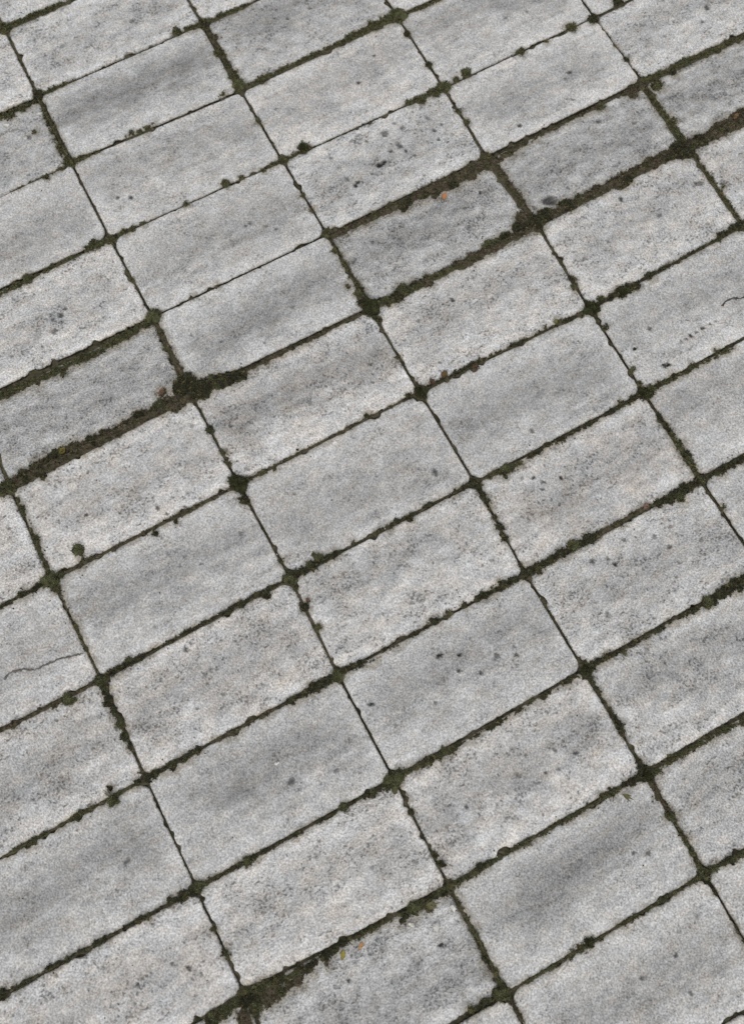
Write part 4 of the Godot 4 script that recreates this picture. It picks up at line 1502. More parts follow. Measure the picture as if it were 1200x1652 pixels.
func mark_pits():
	pit(195.6, -345.3, 4.4, 0.95)
	pit(201.7, -346.5, 3.7, 0.9)
	pit(159.9, -335.3, 3.7, 0.8)
	pit(164.7, -337.1, 2.9, 0.7)
	pit(270.6, -355.3, 3.0, 0.6)
	pit(268.9, -342.5, 3.0, 0.7)
	pit(226.9, -358.1, 3.7, 0.5)
	pit(197.8, -378.5, 2.2, 0.6)
	pit(186.1, -385.8, 2.2, 0.6)
	pit(235.6, -385.5, 3.0, 0.4)
	pit(254.0, -382.8, 2.3, 0.4)
	pit(286.9, -341.8, 2.2, 0.3)
	pit(226.0, -451.7, 3.1, 0.7)
	pit(259.1, -475.8, 2.3, 0.6)
	pit(127.4, -465.0, 2.3, 0.5)
	pit(195.1, -568.7, 3.2, 0.6)
	pit(182.2, -576.8, 2.4, 0.5)
	pit(224.3, -568.6, 2.4, 0.5)
	pit(-76.2, -447.2, 2.9, 0.6)
	pit(-63.7, -440.3, 3.6, 0.7)
	pit(31.8, -347.3, 2.2, 0.6)
	pit(58.5, -328.4, 2.9, 0.6)
	pit(37.6, -348.4, 2.9, 0.5)
	pit(37.5, -447.8, 2.2, 0.4)
	pit(-187.6, -346.4, 4.8, 0.6)
	pit(-201.0, -331.7, 4.1, 0.45)
	pit(-180.7, -350.8, 2.8, 0.6)
	pit(-196.3, -351.1, 2.8, 0.4)
	pit(-211.1, -388.8, 2.1, 0.4)
	pit(-251.6, -327.0, 2.7, 0.5)
	pit(-76.4, -259.1, 2.0, 0.6)
	pit(-51.4, -237.5, 2.7, 0.5)
	pit(32.5, -237.4, 2.8, 0.35)
	pit(-11.5, -214.2, 2.0, 0.5)
	pit(75.2, -5.4, 3.8, 0.6)
	pit(45.3, -53.6, 1.9, 0.5)
	pit(37.7, -59.3, 1.9, 0.5)
	pit(-59.9, -53.5, 1.9, 0.5)
	pit(185.6, -164.0, 2.8, 0.6)
	pit(141.9, -159.9, 2.7, 0.5)
	pit(228.6, -159.6, 2.1, 0.5)
	pit(183.6, 2.5, 3.2, 0.5)
	pit(406.9, -180.3, 2.9, 0.7)
	pit(432.7, -144.5, 2.9, 0.5)
	pit(326.2, -151.0, 2.1, 0.4)
	pit(375.4, -75.6, 2.8, 0.3)
	pit(349.6, -35.7, 3.4, 0.55)
	pit(183.9, 58.7, 2.5, 0.7)
	pit(160.9, 60.9, 1.9, 0.6)
	pit(159.0, 46.0, 2.5, 0.75)
	pit(164.5, 54.8, 1.9, 0.6)
	pit(148.3, 40.9, 1.9, 0.4)
	pit(323.7, -24.1, 2.7, 0.7)
	pit(341.2, 6.8, 3.3, 0.8)
	pit(345.0, 8.0, 2.7, 0.8)
	pit(373.2, 3.6, 2.0, 0.5)
	pit(310.9, -27.9, 2.0, 0.4)
	pit(-11.0, 154.9, 3.5, 0.8)
	pit(7.3, 163.4, 2.9, 0.85)
	pit(-1.3, 176.0, 2.9, 0.65)
	pit(15.7, 187.8, 3.5, 0.6)
	pit(37.6, 181.8, 2.9, 0.5)
	pit(35.7, 182.7, 2.3, 0.5)
	pit(56.6, 182.1, 2.4, 0.6)
	pit(55.0, 190.6, 2.4, 0.6)
	pit(50.0, 161.8, 1.8, 0.5)
	pit(53.5, 189.7, 2.4, 0.6)
	pit(-88.6, 164.2, 2.9, 0.8)
	pit(-35.6, 191.5, 2.9, 0.5)
	pit(-78.3, 191.6, 2.3, 0.35)
	pit(166.5, 146.4, 3.1, 0.6)
	pit(183.7, 159.9, 3.1, 0.7)
	pit(180.3, 151.7, 2.4, 0.6)
	pit(240.4, 170.2, 3.1, 0.55)
	pit(239.5, 188.0, 2.4, 0.5)
	pit(232.5, 154.5, 2.5, 0.5)
	pit(151.1, 198.1, 3.6, 0.4)
	pit(183.5, 267.9, 2.3, 0.3)
	pit(-186.8, 189.8, 3.4, 0.5)
	pit(-145.7, 201.3, 2.2, 0.5)
	pit(-184.5, 200.3, 1.7, 0.4)
	pit(-160.5, 108.5, 1.7, 0.4)
	pit(-131.7, 244.1, 2.2, 0.3)
	pit(-56.3, 285.9, 2.8, 0.6)
	pit(41.1, 281.4, 2.3, 0.5)
	pit(23.0, 294.7, 2.2, 0.6)
	pit(57.4, 293.3, 2.8, 0.6)
	pit(35.0, 296.9, 2.2, 0.5)
	pit(-0.5, 284.0, 2.8, 0.4)
	pit(57.0, 391.5, 2.7, 0.55)
	pit(68.3, 397.6, 2.7, 0.5)
	pit(43.8, 480.5, 2.6, 0.65)
	pit(7.8, 481.4, 3.1, 0.55)
	pit(38.4, 511.1, 2.1, 0.5)
	pit(52.7, 426.9, 2.1, 0.3)
	pit(-349.1, 181.3, 2.7, 0.5)
	pit(-351.8, 184.6, 2.2, 0.5)
	pit(-377.3, 182.7, 2.2, 0.4)
	pit(-438.9, 164.3, 3.2, 0.3)
	pit(-378.3, 205.6, 2.1, 0.4)
	pit(-442.7, 236.6, 2.6, 0.65)
	pit(-416.1, 239.6, 2.6, 0.4)
	pit(-396.6, 243.9, 2.6, 0.5)
	pit(-382.8, 278.2, 2.6, 0.5)
	pit(-337.2, 287.1, 3.1, 0.65)
	pit(-349.2, 276.7, 2.1, 0.6)
	pit(-329.3, 295.8, 2.1, 0.5)
	pit(-359.0, 260.1, 1.6, 0.5)
	pit(-218.4, 362.6, 2.6, 0.75)
	pit(-133.4, 376.3, 3.1, 0.7)
	pit(-157.2, 366.3, 1.6, 0.6)
	pit(-270.6, 368.3, 2.5, 0.5)
	pit(-180.4, 345.9, 2.1, 0.5)
	pit(-231.6, 361.1, 1.5, 0.5)
	pit(-207.1, 353.0, 2.1, 0.4)
	pit(-185.8, -105.0, 3.1, 0.65)
	pit(-180.1, -95.3, 2.5, 0.7)
	pit(-198.2, -122.6, 4.4, 0.3)
	pit(-251.1, -133.0, 2.5, 0.5)
	pit(-160.8, -92.8, 1.9, 0.6)
	pit(-220.6, -118.0, 2.5, 0.4)
	pit(-220.8, 34.3, 3.0, 0.6)
	pit(-252.3, 56.9, 2.9, 0.4)
	pit(-235.8, 89.3, 2.3, 0.5)
	pit(-191.6, -41.7, 2.5, 0.5)
	pit(-172.1, -33.3, 2.5, 0.5)
	pit(-183.1, -48.4, 2.5, 0.4)
	pit(74.0, -139.9, 2.7, 0.6)
	pit(-118.5, -167.4, 3.3, 0.4)
	pit(-83.9, -148.7, 2.6, 0.5)
	pit(631.0, -348.0, 4.8, 0.6)
	pit(614.8, -334.0, 4.0, 0.5)
	pit(566.1, -338.0, 3.9, 0.4)
	pit(551.4, -363.8, 2.4, 0.4)
	pit(443.4, -348.1, 3.1, 0.6)
	pit(435.3, -343.0, 2.3, 0.5)
	pit(427.9, -314.9, 3.0, 0.6)
	pit(357.9, -315.0, 3.8, 0.65)
	pit(444.7, -444.0, 2.4, 0.4)
	pit(418.2, -448.6, 3.2, 0.5)
	pit(439.8, -278.6, 2.3, 0.5)
	pit(474.9, -257.6, 3.0, 0.5)
	pit(-132.6, -568.0, 3.8, 0.5)
	pit(-26.5, -645.6, 3.9, 0.3)
	pit(-51.7, -659.4, 3.9, 0.35)
	pit(34.6, -653.6, 4.0, 0.4)
	pit(-324.7, -156.3, 3.1, 0.5)
	pit(-311.0, -109.8, 1.8, 0.5)
	pit(338.2, -219.6, 6.5, 0.65)
	pit(342.1, -215.6, 5.1, 0.65)
	pit(320.3, -218.8, 4.3, 0.5)
	pit(306.3, -228.2, 3.6, 0.5)
	pit(277.7, -264.0, 2.9, 0.7)
	pit(515.4, -145.0, 3.7, 0.4)
	pit(493.4, -157.0, 3.7, 0.5)
	pit(486.4, -156.4, 2.9, 0.4)
	pit(261.6, -135.1, 2.1, 0.3)
	pit(143.7, -266.5, 2.8, 0.5)
	pit(114.8, -255.0, 3.5, 0.5)
	pit(99.9, -272.5, 2.1, 0.3)
	pit(252.8, -254.7, 3.6, 0.4)
	pit(281.9, -358.4, 3.0, 0.6)
	pit(272.4, -372.8, 3.0, 0.5)
	pit(235.5, -337.9, 3.0, 0.55)
	pit(230.3, -347.1, 3.0, 0.6)
	pit(155.4, -345.7, 2.9, 0.5)
	pit(153.7, -364.5, 2.2, 0.5)
	pit(152.0, -379.0, 3.0, 0.5)
	pit(219.9, -378.4, 3.8, 0.5)
	pit(242.0, -375.5, 3.0, 0.5)
	pit(276.8, -335.4, 2.2, 0.6)
	pit(227.0, -355.3, 3.7, 0.6)
	pit(214.8, -354.7, 3.0, 0.6)
	pit(183.1, -339.5, 2.2, 0.5)
	pit(370.9, -8.1, 2.0, 0.7)
	pit(377.4, -8.6, 2.0, 0.6)
	pit(383.3, -9.3, 2.7, 0.7)
	pit(390.0, -8.9, 2.0, 0.6)
	pit(399.0, -9.7, 2.0, 0.6)
	pit(408.6, -10.1, 2.0, 0.6)
	pit(415.4, -9.7, 2.0, 0.5)
	pit(51.3, -336.6, 2.2, 0.4)
	pit(-197.1, -345.8, 3.4, 0.5)
	pit(-189.9, -337.8, 2.8, 0.5)
	pit(-172.4, -194.4, 2.6, 0.4)
	pit(32.3, -168.8, 2.7, 0.35)
	pit(28.1, -112.5, 3.3, 0.35)
	pit(-1.1, -132.2, 4.0, 0.3)
	pit(47.7, -101.8, 2.6, 0.35)
	pit(172.6, -7.3, 2.6, 0.4)
	pit(-123.5, -42.4, 2.5, 0.35)
	pit(-237.8, 0.2, 2.4, 0.4)
	pit(-216.0, 65.4, 2.9, 0.35)
	pit(-208.0, 89.4, 2.3, 0.4)
	pit(331.0, -137.4, 2.8, 0.35)
	pit(366.3, -143.6, 2.8, 0.4)
	pit(-205.7, 287.9, 2.1, 0.3)
	pit(-156.8, 290.7, 2.2, 0.35)
	pit(-21.6, 234.9, 2.3, 0.4)
	pit(204.3, 142.1, 2.5, 0.45)
	pit(213.0, 168.0, 2.5, 0.4)
	pit(251.4, 153.4, 2.5, 0.35)
	pit(271.3, 178.4, 2.5, 0.4)

func lay_stones():
	stone(Vector2(-510.1, -298.9), Vector2(-307.8, -298.2), Vector2(-309.1, -197.7), Vector2(-510.1, -195.6), "eroded", 0.316, 0.08, 0.5, -4, 0, true, 334)
	stone(Vector2(-510.1, -193.6), Vector2(-309.0, -195.8), Vector2(-308.4, -90.1), Vector2(-510.1, -90.4), "rough", 0.4, 0.05, 0.5, 0, 0.4, true, 335)
	stone(Vector2(-510.2, -88.2), Vector2(-308.3, -87.8), Vector2(-304.8, 20.2), Vector2(-508.7, 17.5), "sanded", 0.385, 0.12, 0.55, 0, 0.2, true, 336)
	stone(Vector2(-508.7, 19.7), Vector2(-305.0, 22.3), Vector2(-305.4, 123.1), Vector2(-507.7, 123.9), "rough", 0.385, 0.2, 0.5, 0, 0.3, true, 337)
	stone(Vector2(-507.7, 125.6), Vector2(-305.0, 124.8), Vector2(-304.3, 230.7), Vector2(-507.6, 229.0), "sanded", 0.365, 0.26, 0.45, 0, 0.1, true, 338)
	stone(Vector2(-507.7, 231.0), Vector2(-304.4, 232.7), Vector2(-304.4, 326.6), Vector2(-507.4, 331.9), "rough", 0.4, 0.1, 0.45, 0, 0.4, true, 339)
	stone(Vector2(-507.4, 333.5), Vector2(-304.5, 328.2), Vector2(-305.9, 435.1), Vector2(-507.4, 437.3), "rough", 0.38, 0.1, 0.5, 0, 0.2, true, 340)
	stone(Vector2(-304.0, -820.1), Vector2(-102.5, -820.1), Vector2(-101.5, -715.7), Vector2(-304.0, -717.3), "rough", 0.39, 0.12, 0.5, 0, 0.15, true, 369)
	stone(Vector2(-304.1, -714.9), Vector2(-101.4, -713.2), Vector2(-103.2, -611.7), Vector2(-304.1, -612.4), "rough", 0.4, 0, 0.5, 0, 0.3, true, 370)
	stone(Vector2(-304.1, -609.2), Vector2(-103.9, -608.4), Vector2(-105.6, -513.5), Vector2(-305.3, -509.8), "rough", 0.325, 0.05, 0.5, -4, 0, true, 371)
	stone(Vector2(-305.4, -507.1), Vector2(-104.6, -510.8), Vector2(-105.3, -405.3), Vector2(-306.3, -406.0), "sanded", 0.36, 0.15, 0.6, 0, 0.2, true, 372)
	stone(Vector2(-306.4, -403.9), Vector2(-105.2, -403.1), Vector2(-103.3, -299.1), Vector2(-305.7, -300.7), "rough", 0.405, 0.1, 0.55, 0, 0.25, true, 373)
	stone(Vector2(-305.7, -297.7), Vector2(-103.7, -296.2), Vector2(-105.7, -204.3), Vector2(-307.0, -201.2), "eroded", 0.316, 0.08, 0.5, -3.2, 0, true, 374)
	stone(Vector2(-307.1, -192.4), Vector2(-105.4, -195.5), Vector2(-104.9, -90.1), Vector2(-306.4, -89.9), "rough", 0.4, 0.1, 0.5, 0, 0.35, true, 375)
	stone(Vector2(-306.4, -88.0), Vector2(-104.9, -88.2), Vector2(-102.7, 19.1), Vector2(-303.0, 20.1), "sanded", 0.37, 0.2, 0.45, 0, 0.1, true, 376)
	stone(Vector2(-302.8, 22.3), Vector2(-102.6, 21.3), Vector2(-104.9, 123.5), Vector2(-303.3, 122.9), "rough", 0.39, 0.16, 0.45, 0, 0.4, true, 377)
	stone(Vector2(-303.7, 125.0), Vector2(-104.7, 125.6), Vector2(-103.4, 231.6), Vector2(-303.0, 230.7), "sanded", 0.355, 0.26, 0.42, 0, 0.05, true, 378)
	stone(Vector2(-302.9, 232.7), Vector2(-103.5, 233.6), Vector2(-104.3, 335.8), Vector2(-303.0, 326.3), "rough", 0.395, 0.1, 0.5, 0, 0.3, true, 379)
	stone(Vector2(-302.9, 328.5), Vector2(-104.5, 338.1), Vector2(-103.2, 435.2), Vector2(-304.3, 434.9), "eroded", 0.355, 0.14, 0.6, -3, 0, true, 380)
	stone(Vector2(-304.3, 436.8), Vector2(-103.0, 437.1), Vector2(-103.3, 543.8), Vector2(-304.3, 540.4), "sanded", 0.37, 0.1, 0.5, 0, 0.1, true, 381)
	stone(Vector2(-100.0, -820.2), Vector2(102.8, -820.0), Vector2(102.8, -718.0), Vector2(-99.0, -716.5), "rough", 0.376, 0.12, 0.5, 0, 0.15, true, 409)
	stone(Vector2(-99.0, -712.4), Vector2(102.9, -714.0), Vector2(104.5, -611.1), Vector2(-100.8, -611.5), "rough", 0.4, 0.12, 0.55, 0, 0.1, true, 410)
	stone(Vector2(-100.2, -608.6), Vector2(102.6, -608.2), Vector2(100.8, -507.3), Vector2(-101.8, -513.3), "sanded", 0.36, 0.36, 0.42, 0, 0, true, 411)
	stone(Vector2(-102.8, -511.0), Vector2(102.9, -504.9), Vector2(103.0, -402.7), Vector2(-103.5, -405.3), "sanded", 0.365, 0.14, 0.35, 0, 0.15, true, 412)
	stone(Vector2(-103.5, -403.1), Vector2(103.0, -400.5), Vector2(103.9, -297.1), Vector2(-101.6, -298.4), "sanded", 0.36, 0.17, 0.5, 0, 0.15, true, 413)
	stone(Vector2(-101.2, -296.9), Vector2(103.7, -295.5), Vector2(102.9, -198.6), Vector2(-103.2, -201.6), "sanded", 0.365, 0.3, 0.55, 0, 0, true, 414)
	stone(Vector2(-103.6, -198.2), Vector2(102.9, -195.2), Vector2(102.9, -90.0), Vector2(-103.1, -90.1), "rough", 0.4, 0.3, 0.42, 0, 0.35, true, 415)
	stone(Vector2(-103.0, -88.2), Vector2(103.0, -88.2), Vector2(104.3, 20.9), Vector2(-100.7, 19.0), "sanded", 0.355, 0.12, 0.6, 0, 0.2, true, 416)
	stone(Vector2(-100.8, 21.4), Vector2(104.4, 23.2), Vector2(101.4, 125.4), Vector2(-103.0, 123.6), "rough", 0.39, 0.16, 0.3, 0, 0.25, true, 417)
	stone(Vector2(-103.2, 125.5), Vector2(101.4, 127.2), Vector2(102.9, 230.4), Vector2(-102.0, 231.5), "sanded", 0.36, 0.2, 0.4, 0, 0.05, true, 418)
	stone(Vector2(-102.0, 233.7), Vector2(102.8, 232.5), Vector2(102.9, 337.3), Vector2(-102.8, 336.0), "rough", 0.395, 0.18, 0.45, 0, 0.3, true, 419)
	stone(Vector2(-102.6, 338.0), Vector2(102.5, 339.4), Vector2(102.2, 435.8), Vector2(-101.3, 435.2), "sanded", 0.365, 0.33, 0.4, 0, 0.05, true, 420)
	stone(Vector2(-101.4, 437.0), Vector2(102.8, 437.6), Vector2(102.5, 544.5), Vector2(-101.7, 543.8), "sanded", 0.375, 0.2, 0.5, 0, 0.15, true, 421)
	stone(Vector2(-101.7, 545.4), Vector2(102.6, 546.0), Vector2(101.9, 647.1), Vector2(-100.6, 647.1), "rough", 0.353, 0.12, 0.5, 0, 0.15, true, 422)
	stone(Vector2(105.4, -714.7), Vector2(307.2, -717.0), Vector2(307.2, -614.7), Vector2(107.0, -611.4), "rough", 0.4, 0.05, 0.5, 0, 0.1, true, 450)
	stone(Vector2(108.9, -608.0), Vector2(307.2, -611.2), Vector2(307.7, -512.3), Vector2(107.0, -508.1), "rough", 0.325, 0.22, 0.25, 0, 0.05, true, 451)
	stone(Vector2(104.8, -504.1), Vector2(307.9, -508.4), Vector2(307.2, -400.1), Vector2(104.9, -402.5), "sanded", 0.395, 0.14, 0.42, 0, 0.3, true, 452)
	stone(Vector2(104.8, -400.6), Vector2(307.2, -398.2), Vector2(304.5, -299.6), Vector2(105.7, -297.9), "rough", 0.385, 0.16, 0.5, 0, 0.05, true, 453)
	stone(Vector2(105.9, -294.7), Vector2(303.7, -296.4), Vector2(309.5, -202.6), Vector2(105.1, -199.4), "eroded", 0.32, 0.2, 0.4, -3.2, 0, true, 454)
	stone(Vector2(105.0, -194.4), Vector2(310.3, -197.6), Vector2(306.3, -86.6), Vector2(105.0, -90.1), "rough", 0.395, 0.12, 0.4, 0, 0.3, true, 455)
	stone(Vector2(105.0, -88.0), Vector2(306.5, -84.5), Vector2(305.3, 21.1), Vector2(106.4, 21.0), "sanded", 0.355, 0.2, 0.55, 0, 0.05, true, 456)
	stone(Vector2(106.3, 23.2), Vector2(305.0, 23.3), Vector2(304.1, 126.3), Vector2(103.3, 125.2), "rough", 0.375, 0.14, 0.5, 0, 0.4, true, 457)
	stone(Vector2(103.3, 127.5), Vector2(304.3, 128.6), Vector2(305.6, 230.2), Vector2(104.7, 230.5), "rough", 0.365, 0.12, 0.5, 0, 0.15, true, 458)
	stone(Vector2(104.8, 232.4), Vector2(305.6, 232.0), Vector2(305.6, 335.5), Vector2(104.8, 336.9), "rough", 0.38, 0.22, 0.4, 0, 0.15, true, 459)
	stone(Vector2(105.2, 339.8), Vector2(305.7, 338.4), Vector2(306.5, 438.7), Vector2(105.0, 435.6), "rough", 0.355, 0.14, 0.4, -1.5, 0.1, true, 460)
	stone(Vector2(104.4, 437.9), Vector2(306.5, 441.1), Vector2(306.5, 544.4), Vector2(104.2, 544.4), "sanded", 0.38, 0.1, 0.5, 0, 0.1, true, 461)
	stone(Vector2(309.7, -611.7), Vector2(509.8, -611.9), Vector2(509.8, -509.8), Vector2(310.2, -512.3), "sanded", 0.39, 0.1, 0.5, 0, 0.1, true, 491)
	stone(Vector2(309.9, -508.4), Vector2(510.0, -505.8), Vector2(508.6, -400.5), Vector2(309.1, -400.1), "sanded", 0.385, 0.22, 0.35, 0, 0.15, true, 492)
	stone(Vector2(309.1, -398.2), Vector2(508.6, -398.6), Vector2(509.1, -299.7), Vector2(306.4, -299.4), "sanded", 0.395, 0.2, 0.5, 0, 0.15, true, 493)
	stone(Vector2(307.3, -296.6), Vector2(508.4, -296.9), Vector2(506.1, -207.4), Vector2(313.0, -204.5), "eroded", 0.32, 0.12, 0.5, -3.2, 0, true, 494)
	stone(Vector2(312.4, -195.8), Vector2(506.2, -198.7), Vector2(504.1, -92.0), Vector2(308.4, -86.6), "rough", 0.39, 0.1, 0.4, 0, 0.2, true, 495)
	stone(Vector2(308.1, -84.4), Vector2(504.4, -89.9), Vector2(507.5, 17.0), Vector2(307.0, 20.9), "sanded", 0.375, 0.12, 0.4, 0, 0.1, true, 496)
	stone(Vector2(307.4, 23.4), Vector2(507.6, 19.5), Vector2(507.3, 121.9), Vector2(306.5, 125.8), "sanded", 0.37, 0.2, 0.35, 0, 0.2, true, 497)
	stone(Vector2(306.3, 129.0), Vector2(507.3, 125.1), Vector2(508.9, 230.6), Vector2(307.5, 230.1), "sanded", 0.36, 0.1, 0.5, 0, 0.1, true, 498)
	stone(Vector2(512.0, -506.6), Vector2(712.8, -506.1), Vector2(712.8, -403.2), Vector2(510.6, -400.8), "sanded", 0.38, 0.1, 0.5, 0, 0.1, true, 532)
	stone(Vector2(510.5, -398.3), Vector2(712.8, -400.7), Vector2(712.8, -298.7), Vector2(511.1, -300.2), "rough", 0.39, 0.15, 0.4, 0, 0.1, true, 533)
	stone(Vector2(511.7, -296.3), Vector2(712.8, -294.8), Vector2(712.2, -201.6), Vector2(509.4, -208.2), "eroded", 0.32, 0.1, 0.4, -3, 0.05, true, 534)
	stone(Vector2(508.9, -197.9), Vector2(712.1, -191.2), Vector2(710.6, -93.3), Vector2(506.9, -92.1), "rough", 0.385, 0.1, 0.5, 0, 0.3, true, 535)
	stone(Vector2(-714.1, -298.9), Vector2(-512.0, -298.9), Vector2(-512.0, -195.5), Vector2(-714.1, -195.5), "sanded", 0.369, 0.12, 0.5, 0, 0.15, false, 294)
	stone(Vector2(-714.2, -193.7), Vector2(-512.0, -193.7), Vector2(-512.0, -90.2), Vector2(-714.2, -90.2), "rough", 0.352, 0.12, 0.5, 0, 0.15, false, 295)
	stone(Vector2(-714.2, -88.4), Vector2(-511.9, -88.4), Vector2(-510.5, 17.8), Vector2(-712.8, 17.8), "sanded", 0.352, 0.12, 0.5, 0, 0.15, false, 296)
	stone(Vector2(-712.8, 19.5), Vector2(-510.4, 19.5), Vector2(-509.4, 123.9), Vector2(-711.7, 123.9), "sanded", 0.383, 0.12, 0.5, 0, 0.15, false, 297)
	stone(Vector2(-711.7, 125.5), Vector2(-509.3, 125.5), Vector2(-509.3, 229.2), Vector2(-711.7, 229.2), "sanded", 0.37, 0.2, 0.5, 0, 0.1, false, 298)
	stone(Vector2(-711.7, 230.8), Vector2(-509.2, 230.8), Vector2(-509.0, 332.0), Vector2(-711.4, 332.0), "rough", 0.39, 0.1, 0.5, 0, 0.3, false, 299)
	stone(Vector2(-711.4, 333.6), Vector2(-509.0, 333.6), Vector2(-509.0, 437.3), Vector2(-711.4, 437.3), "rough", 0.362, 0.12, 0.5, 0, 0.15, false, 300)
	stone(Vector2(-508.0, -925.4), Vector2(-306.5, -925.4), Vector2(-306.5, -822.6), Vector2(-508.0, -822.6), "sanded", 0.399, 0.12, 0.5, 0, 0.15, false, 328)
	stone(Vector2(-508.1, -820.2), Vector2(-306.4, -820.2), Vector2(-306.4, -717.3), Vector2(-508.1, -717.3), "sanded", 0.395, 0.12, 0.5, 0, 0.15, false, 329)
	stone(Vector2(-508.1, -714.9), Vector2(-306.4, -714.9), Vector2(-306.4, -611.9), Vector2(-508.1, -611.9), "rough", 0.37, 0.12, 0.5, 0, 0.15, false, 330)
	stone(Vector2(-508.2, -609.7), Vector2(-306.4, -609.7), Vector2(-307.6, -509.5), Vector2(-510.1, -512.3), "rough", 0.375, 0.12, 0.5, 0, 0.15, false, 331)
	stone(Vector2(-510.1, -510.1), Vector2(-307.6, -507.3), Vector2(-308.5, -406.0), Vector2(-510.0, -406.2), "rough", 0.353, 0.12, 0.5, 0, 0.15, false, 332)
	stone(Vector2(-510.1, -404.1), Vector2(-308.4, -403.9), Vector2(-307.8, -300.2), Vector2(-510.1, -300.9), "rough", 0.378, 0.12, 0.5, 0, 0.15, false, 333)
	stone(Vector2(-507.4, 438.8), Vector2(-305.9, 436.7), Vector2(-305.9, 540.4), Vector2(-507.4, 542.6), "rough", 0.394, 0.12, 0.5, 0, 0.15, false, 341)
	stone(Vector2(-304.0, -1136.0), Vector2(-102.5, -1136.0), Vector2(-102.5, -1033.3), Vector2(-304.0, -1033.3), "sanded", 0.353, 0.12, 0.5, 0, 0.15, false, 366)
	stone(Vector2(-304.0, -1030.7), Vector2(-102.5, -1030.7), Vector2(-102.5, -928.0), Vector2(-304.0, -928.0), "sanded", 0.394, 0.12, 0.5, 0, 0.15, false, 367)
	stone(Vector2(-304.0, -925.4), Vector2(-102.5, -925.4), Vector2(-102.5, -822.7), Vector2(-304.0, -822.7), "rough", 0.361, 0.12, 0.5, 0, 0.15, false, 368)
	stone(Vector2(-304.3, 542.0), Vector2(-103.3, 545.3), Vector2(-102.2, 647.1), Vector2(-304.3, 645.7), "rough", 0.394, 0.12, 0.5, 0, 0.15, false, 382)
	stone(Vector2(-100.0, -1136.0), Vector2(102.8, -1135.9), Vector2(102.8, -1033.1), Vector2(-100.0, -1033.3), "rough", 0.351, 0.12, 0.5, 0, 0.15, false, 406)
	stone(Vector2(-100.0, -1030.7), Vector2(102.8, -1030.6), Vector2(102.8, -927.8), Vector2(-100.0, -928.0), "rough", 0.35, 0.12, 0.5, 0, 0.15, false, 407)
	stone(Vector2(-100.0, -925.4), Vector2(102.8, -925.3), Vector2(102.8, -822.5), Vector2(-100.0, -822.7), "rough", 0.375, 0.12, 0.5, 0, 0.15, false, 408)
	stone(Vector2(-100.6, 648.7), Vector2(101.8, 648.7), Vector2(101.8, 752.4), Vector2(-100.6, 752.4), "sanded", 0.36, 0.12, 0.5, 0, 0.15, false, 423)
	stone(Vector2(105.4, -1030.6), Vector2(306.9, -1030.6), Vector2(307.2, -930.1), Vector2(105.4, -927.8), "sanded", 0.366, 0.12, 0.5, 0, 0.15, false, 447)
	stone(Vector2(105.3, -925.3), Vector2(307.2, -927.6), Vector2(307.2, -824.8), Vector2(105.3, -822.5), "sanded", 0.366, 0.12, 0.5, 0, 0.15, false, 448)
	stone(Vector2(105.3, -820.0), Vector2(307.2, -822.3), Vector2(307.2, -719.5), Vector2(105.3, -717.2), "rough", 0.357, 0.12, 0.5, 0, 0.15, false, 449)
	stone(Vector2(104.1, 546.1), Vector2(306.5, 546.1), Vector2(306.5, 649.7), Vector2(103.4, 647.1), "sanded", 0.372, 0.12, 0.5, 0, 0.15, false, 462)
	stone(Vector2(103.4, 648.7), Vector2(306.6, 651.3), Vector2(306.6, 755.0), Vector2(103.4, 752.4), "rough", 0.39, 0.12, 0.5, 0, 0.15, false, 463)
	stone(Vector2(309.7, -927.6), Vector2(511.2, -927.6), Vector2(509.8, -825.0), Vector2(309.7, -824.8), "rough", 0.366, 0.12, 0.5, 0, 0.15, false, 488)
	stone(Vector2(309.7, -822.3), Vector2(509.8, -822.5), Vector2(509.8, -719.7), Vector2(309.7, -719.5), "sanded", 0.39, 0.12, 0.5, 0, 0.15, false, 489)
	stone(Vector2(309.7, -717.0), Vector2(509.8, -717.2), Vector2(509.8, -614.4), Vector2(309.7, -614.2), "sanded", 0.38, 0.1, 0.5, 0, 0.1, false, 490)
	stone(Vector2(307.5, 232.1), Vector2(509.0, 232.5), Vector2(509.0, 335.9), Vector2(307.5, 336.0), "rough", 0.375, 0.12, 0.5, 0, 0.15, false, 499)
	stone(Vector2(307.4, 337.9), Vector2(509.0, 337.8), Vector2(509.5, 438.9), Vector2(308.2, 439.1), "rough", 0.362, 0.12, 0.5, 0, 0.15, false, 500)
	stone(Vector2(308.2, 440.8), Vector2(509.6, 440.7), Vector2(510.5, 544.4), Vector2(308.2, 544.4), "rough", 0.397, 0.12, 0.5, 0, 0.15, false, 501)
	stone(Vector2(512.3, -822.5), Vector2(713.8, -822.5), Vector2(713.8, -719.7), Vector2(512.3, -719.7), "sanded", 0.354, 0.12, 0.5, 0, 0.15, false, 529)
	stone(Vector2(512.3, -717.2), Vector2(713.8, -717.2), Vector2(712.8, -613.8), Vector2(512.3, -614.4), "rough", 0.368, 0.12, 0.5, 0, 0.15, false, 530)
	stone(Vector2(512.3, -611.9), Vector2(712.8, -611.4), Vector2(712.8, -508.5), Vector2(512.3, -509.1), "sanded", 0.38, 0.1, 0.5, 0, 0.1, false, 531)
	stone(Vector2(506.6, -89.9), Vector2(710.6, -91.1), Vector2(710.6, 12.0), Vector2(509.7, 17.1), "rough", 0.398, 0.12, 0.5, 0, 0.15, false, 536)
	stone(Vector2(509.7, 19.3), Vector2(710.6, 14.2), Vector2(710.6, 117.4), Vector2(509.4, 122.4), "rough", 0.397, 0.12, 0.5, 0, 0.15, false, 537)
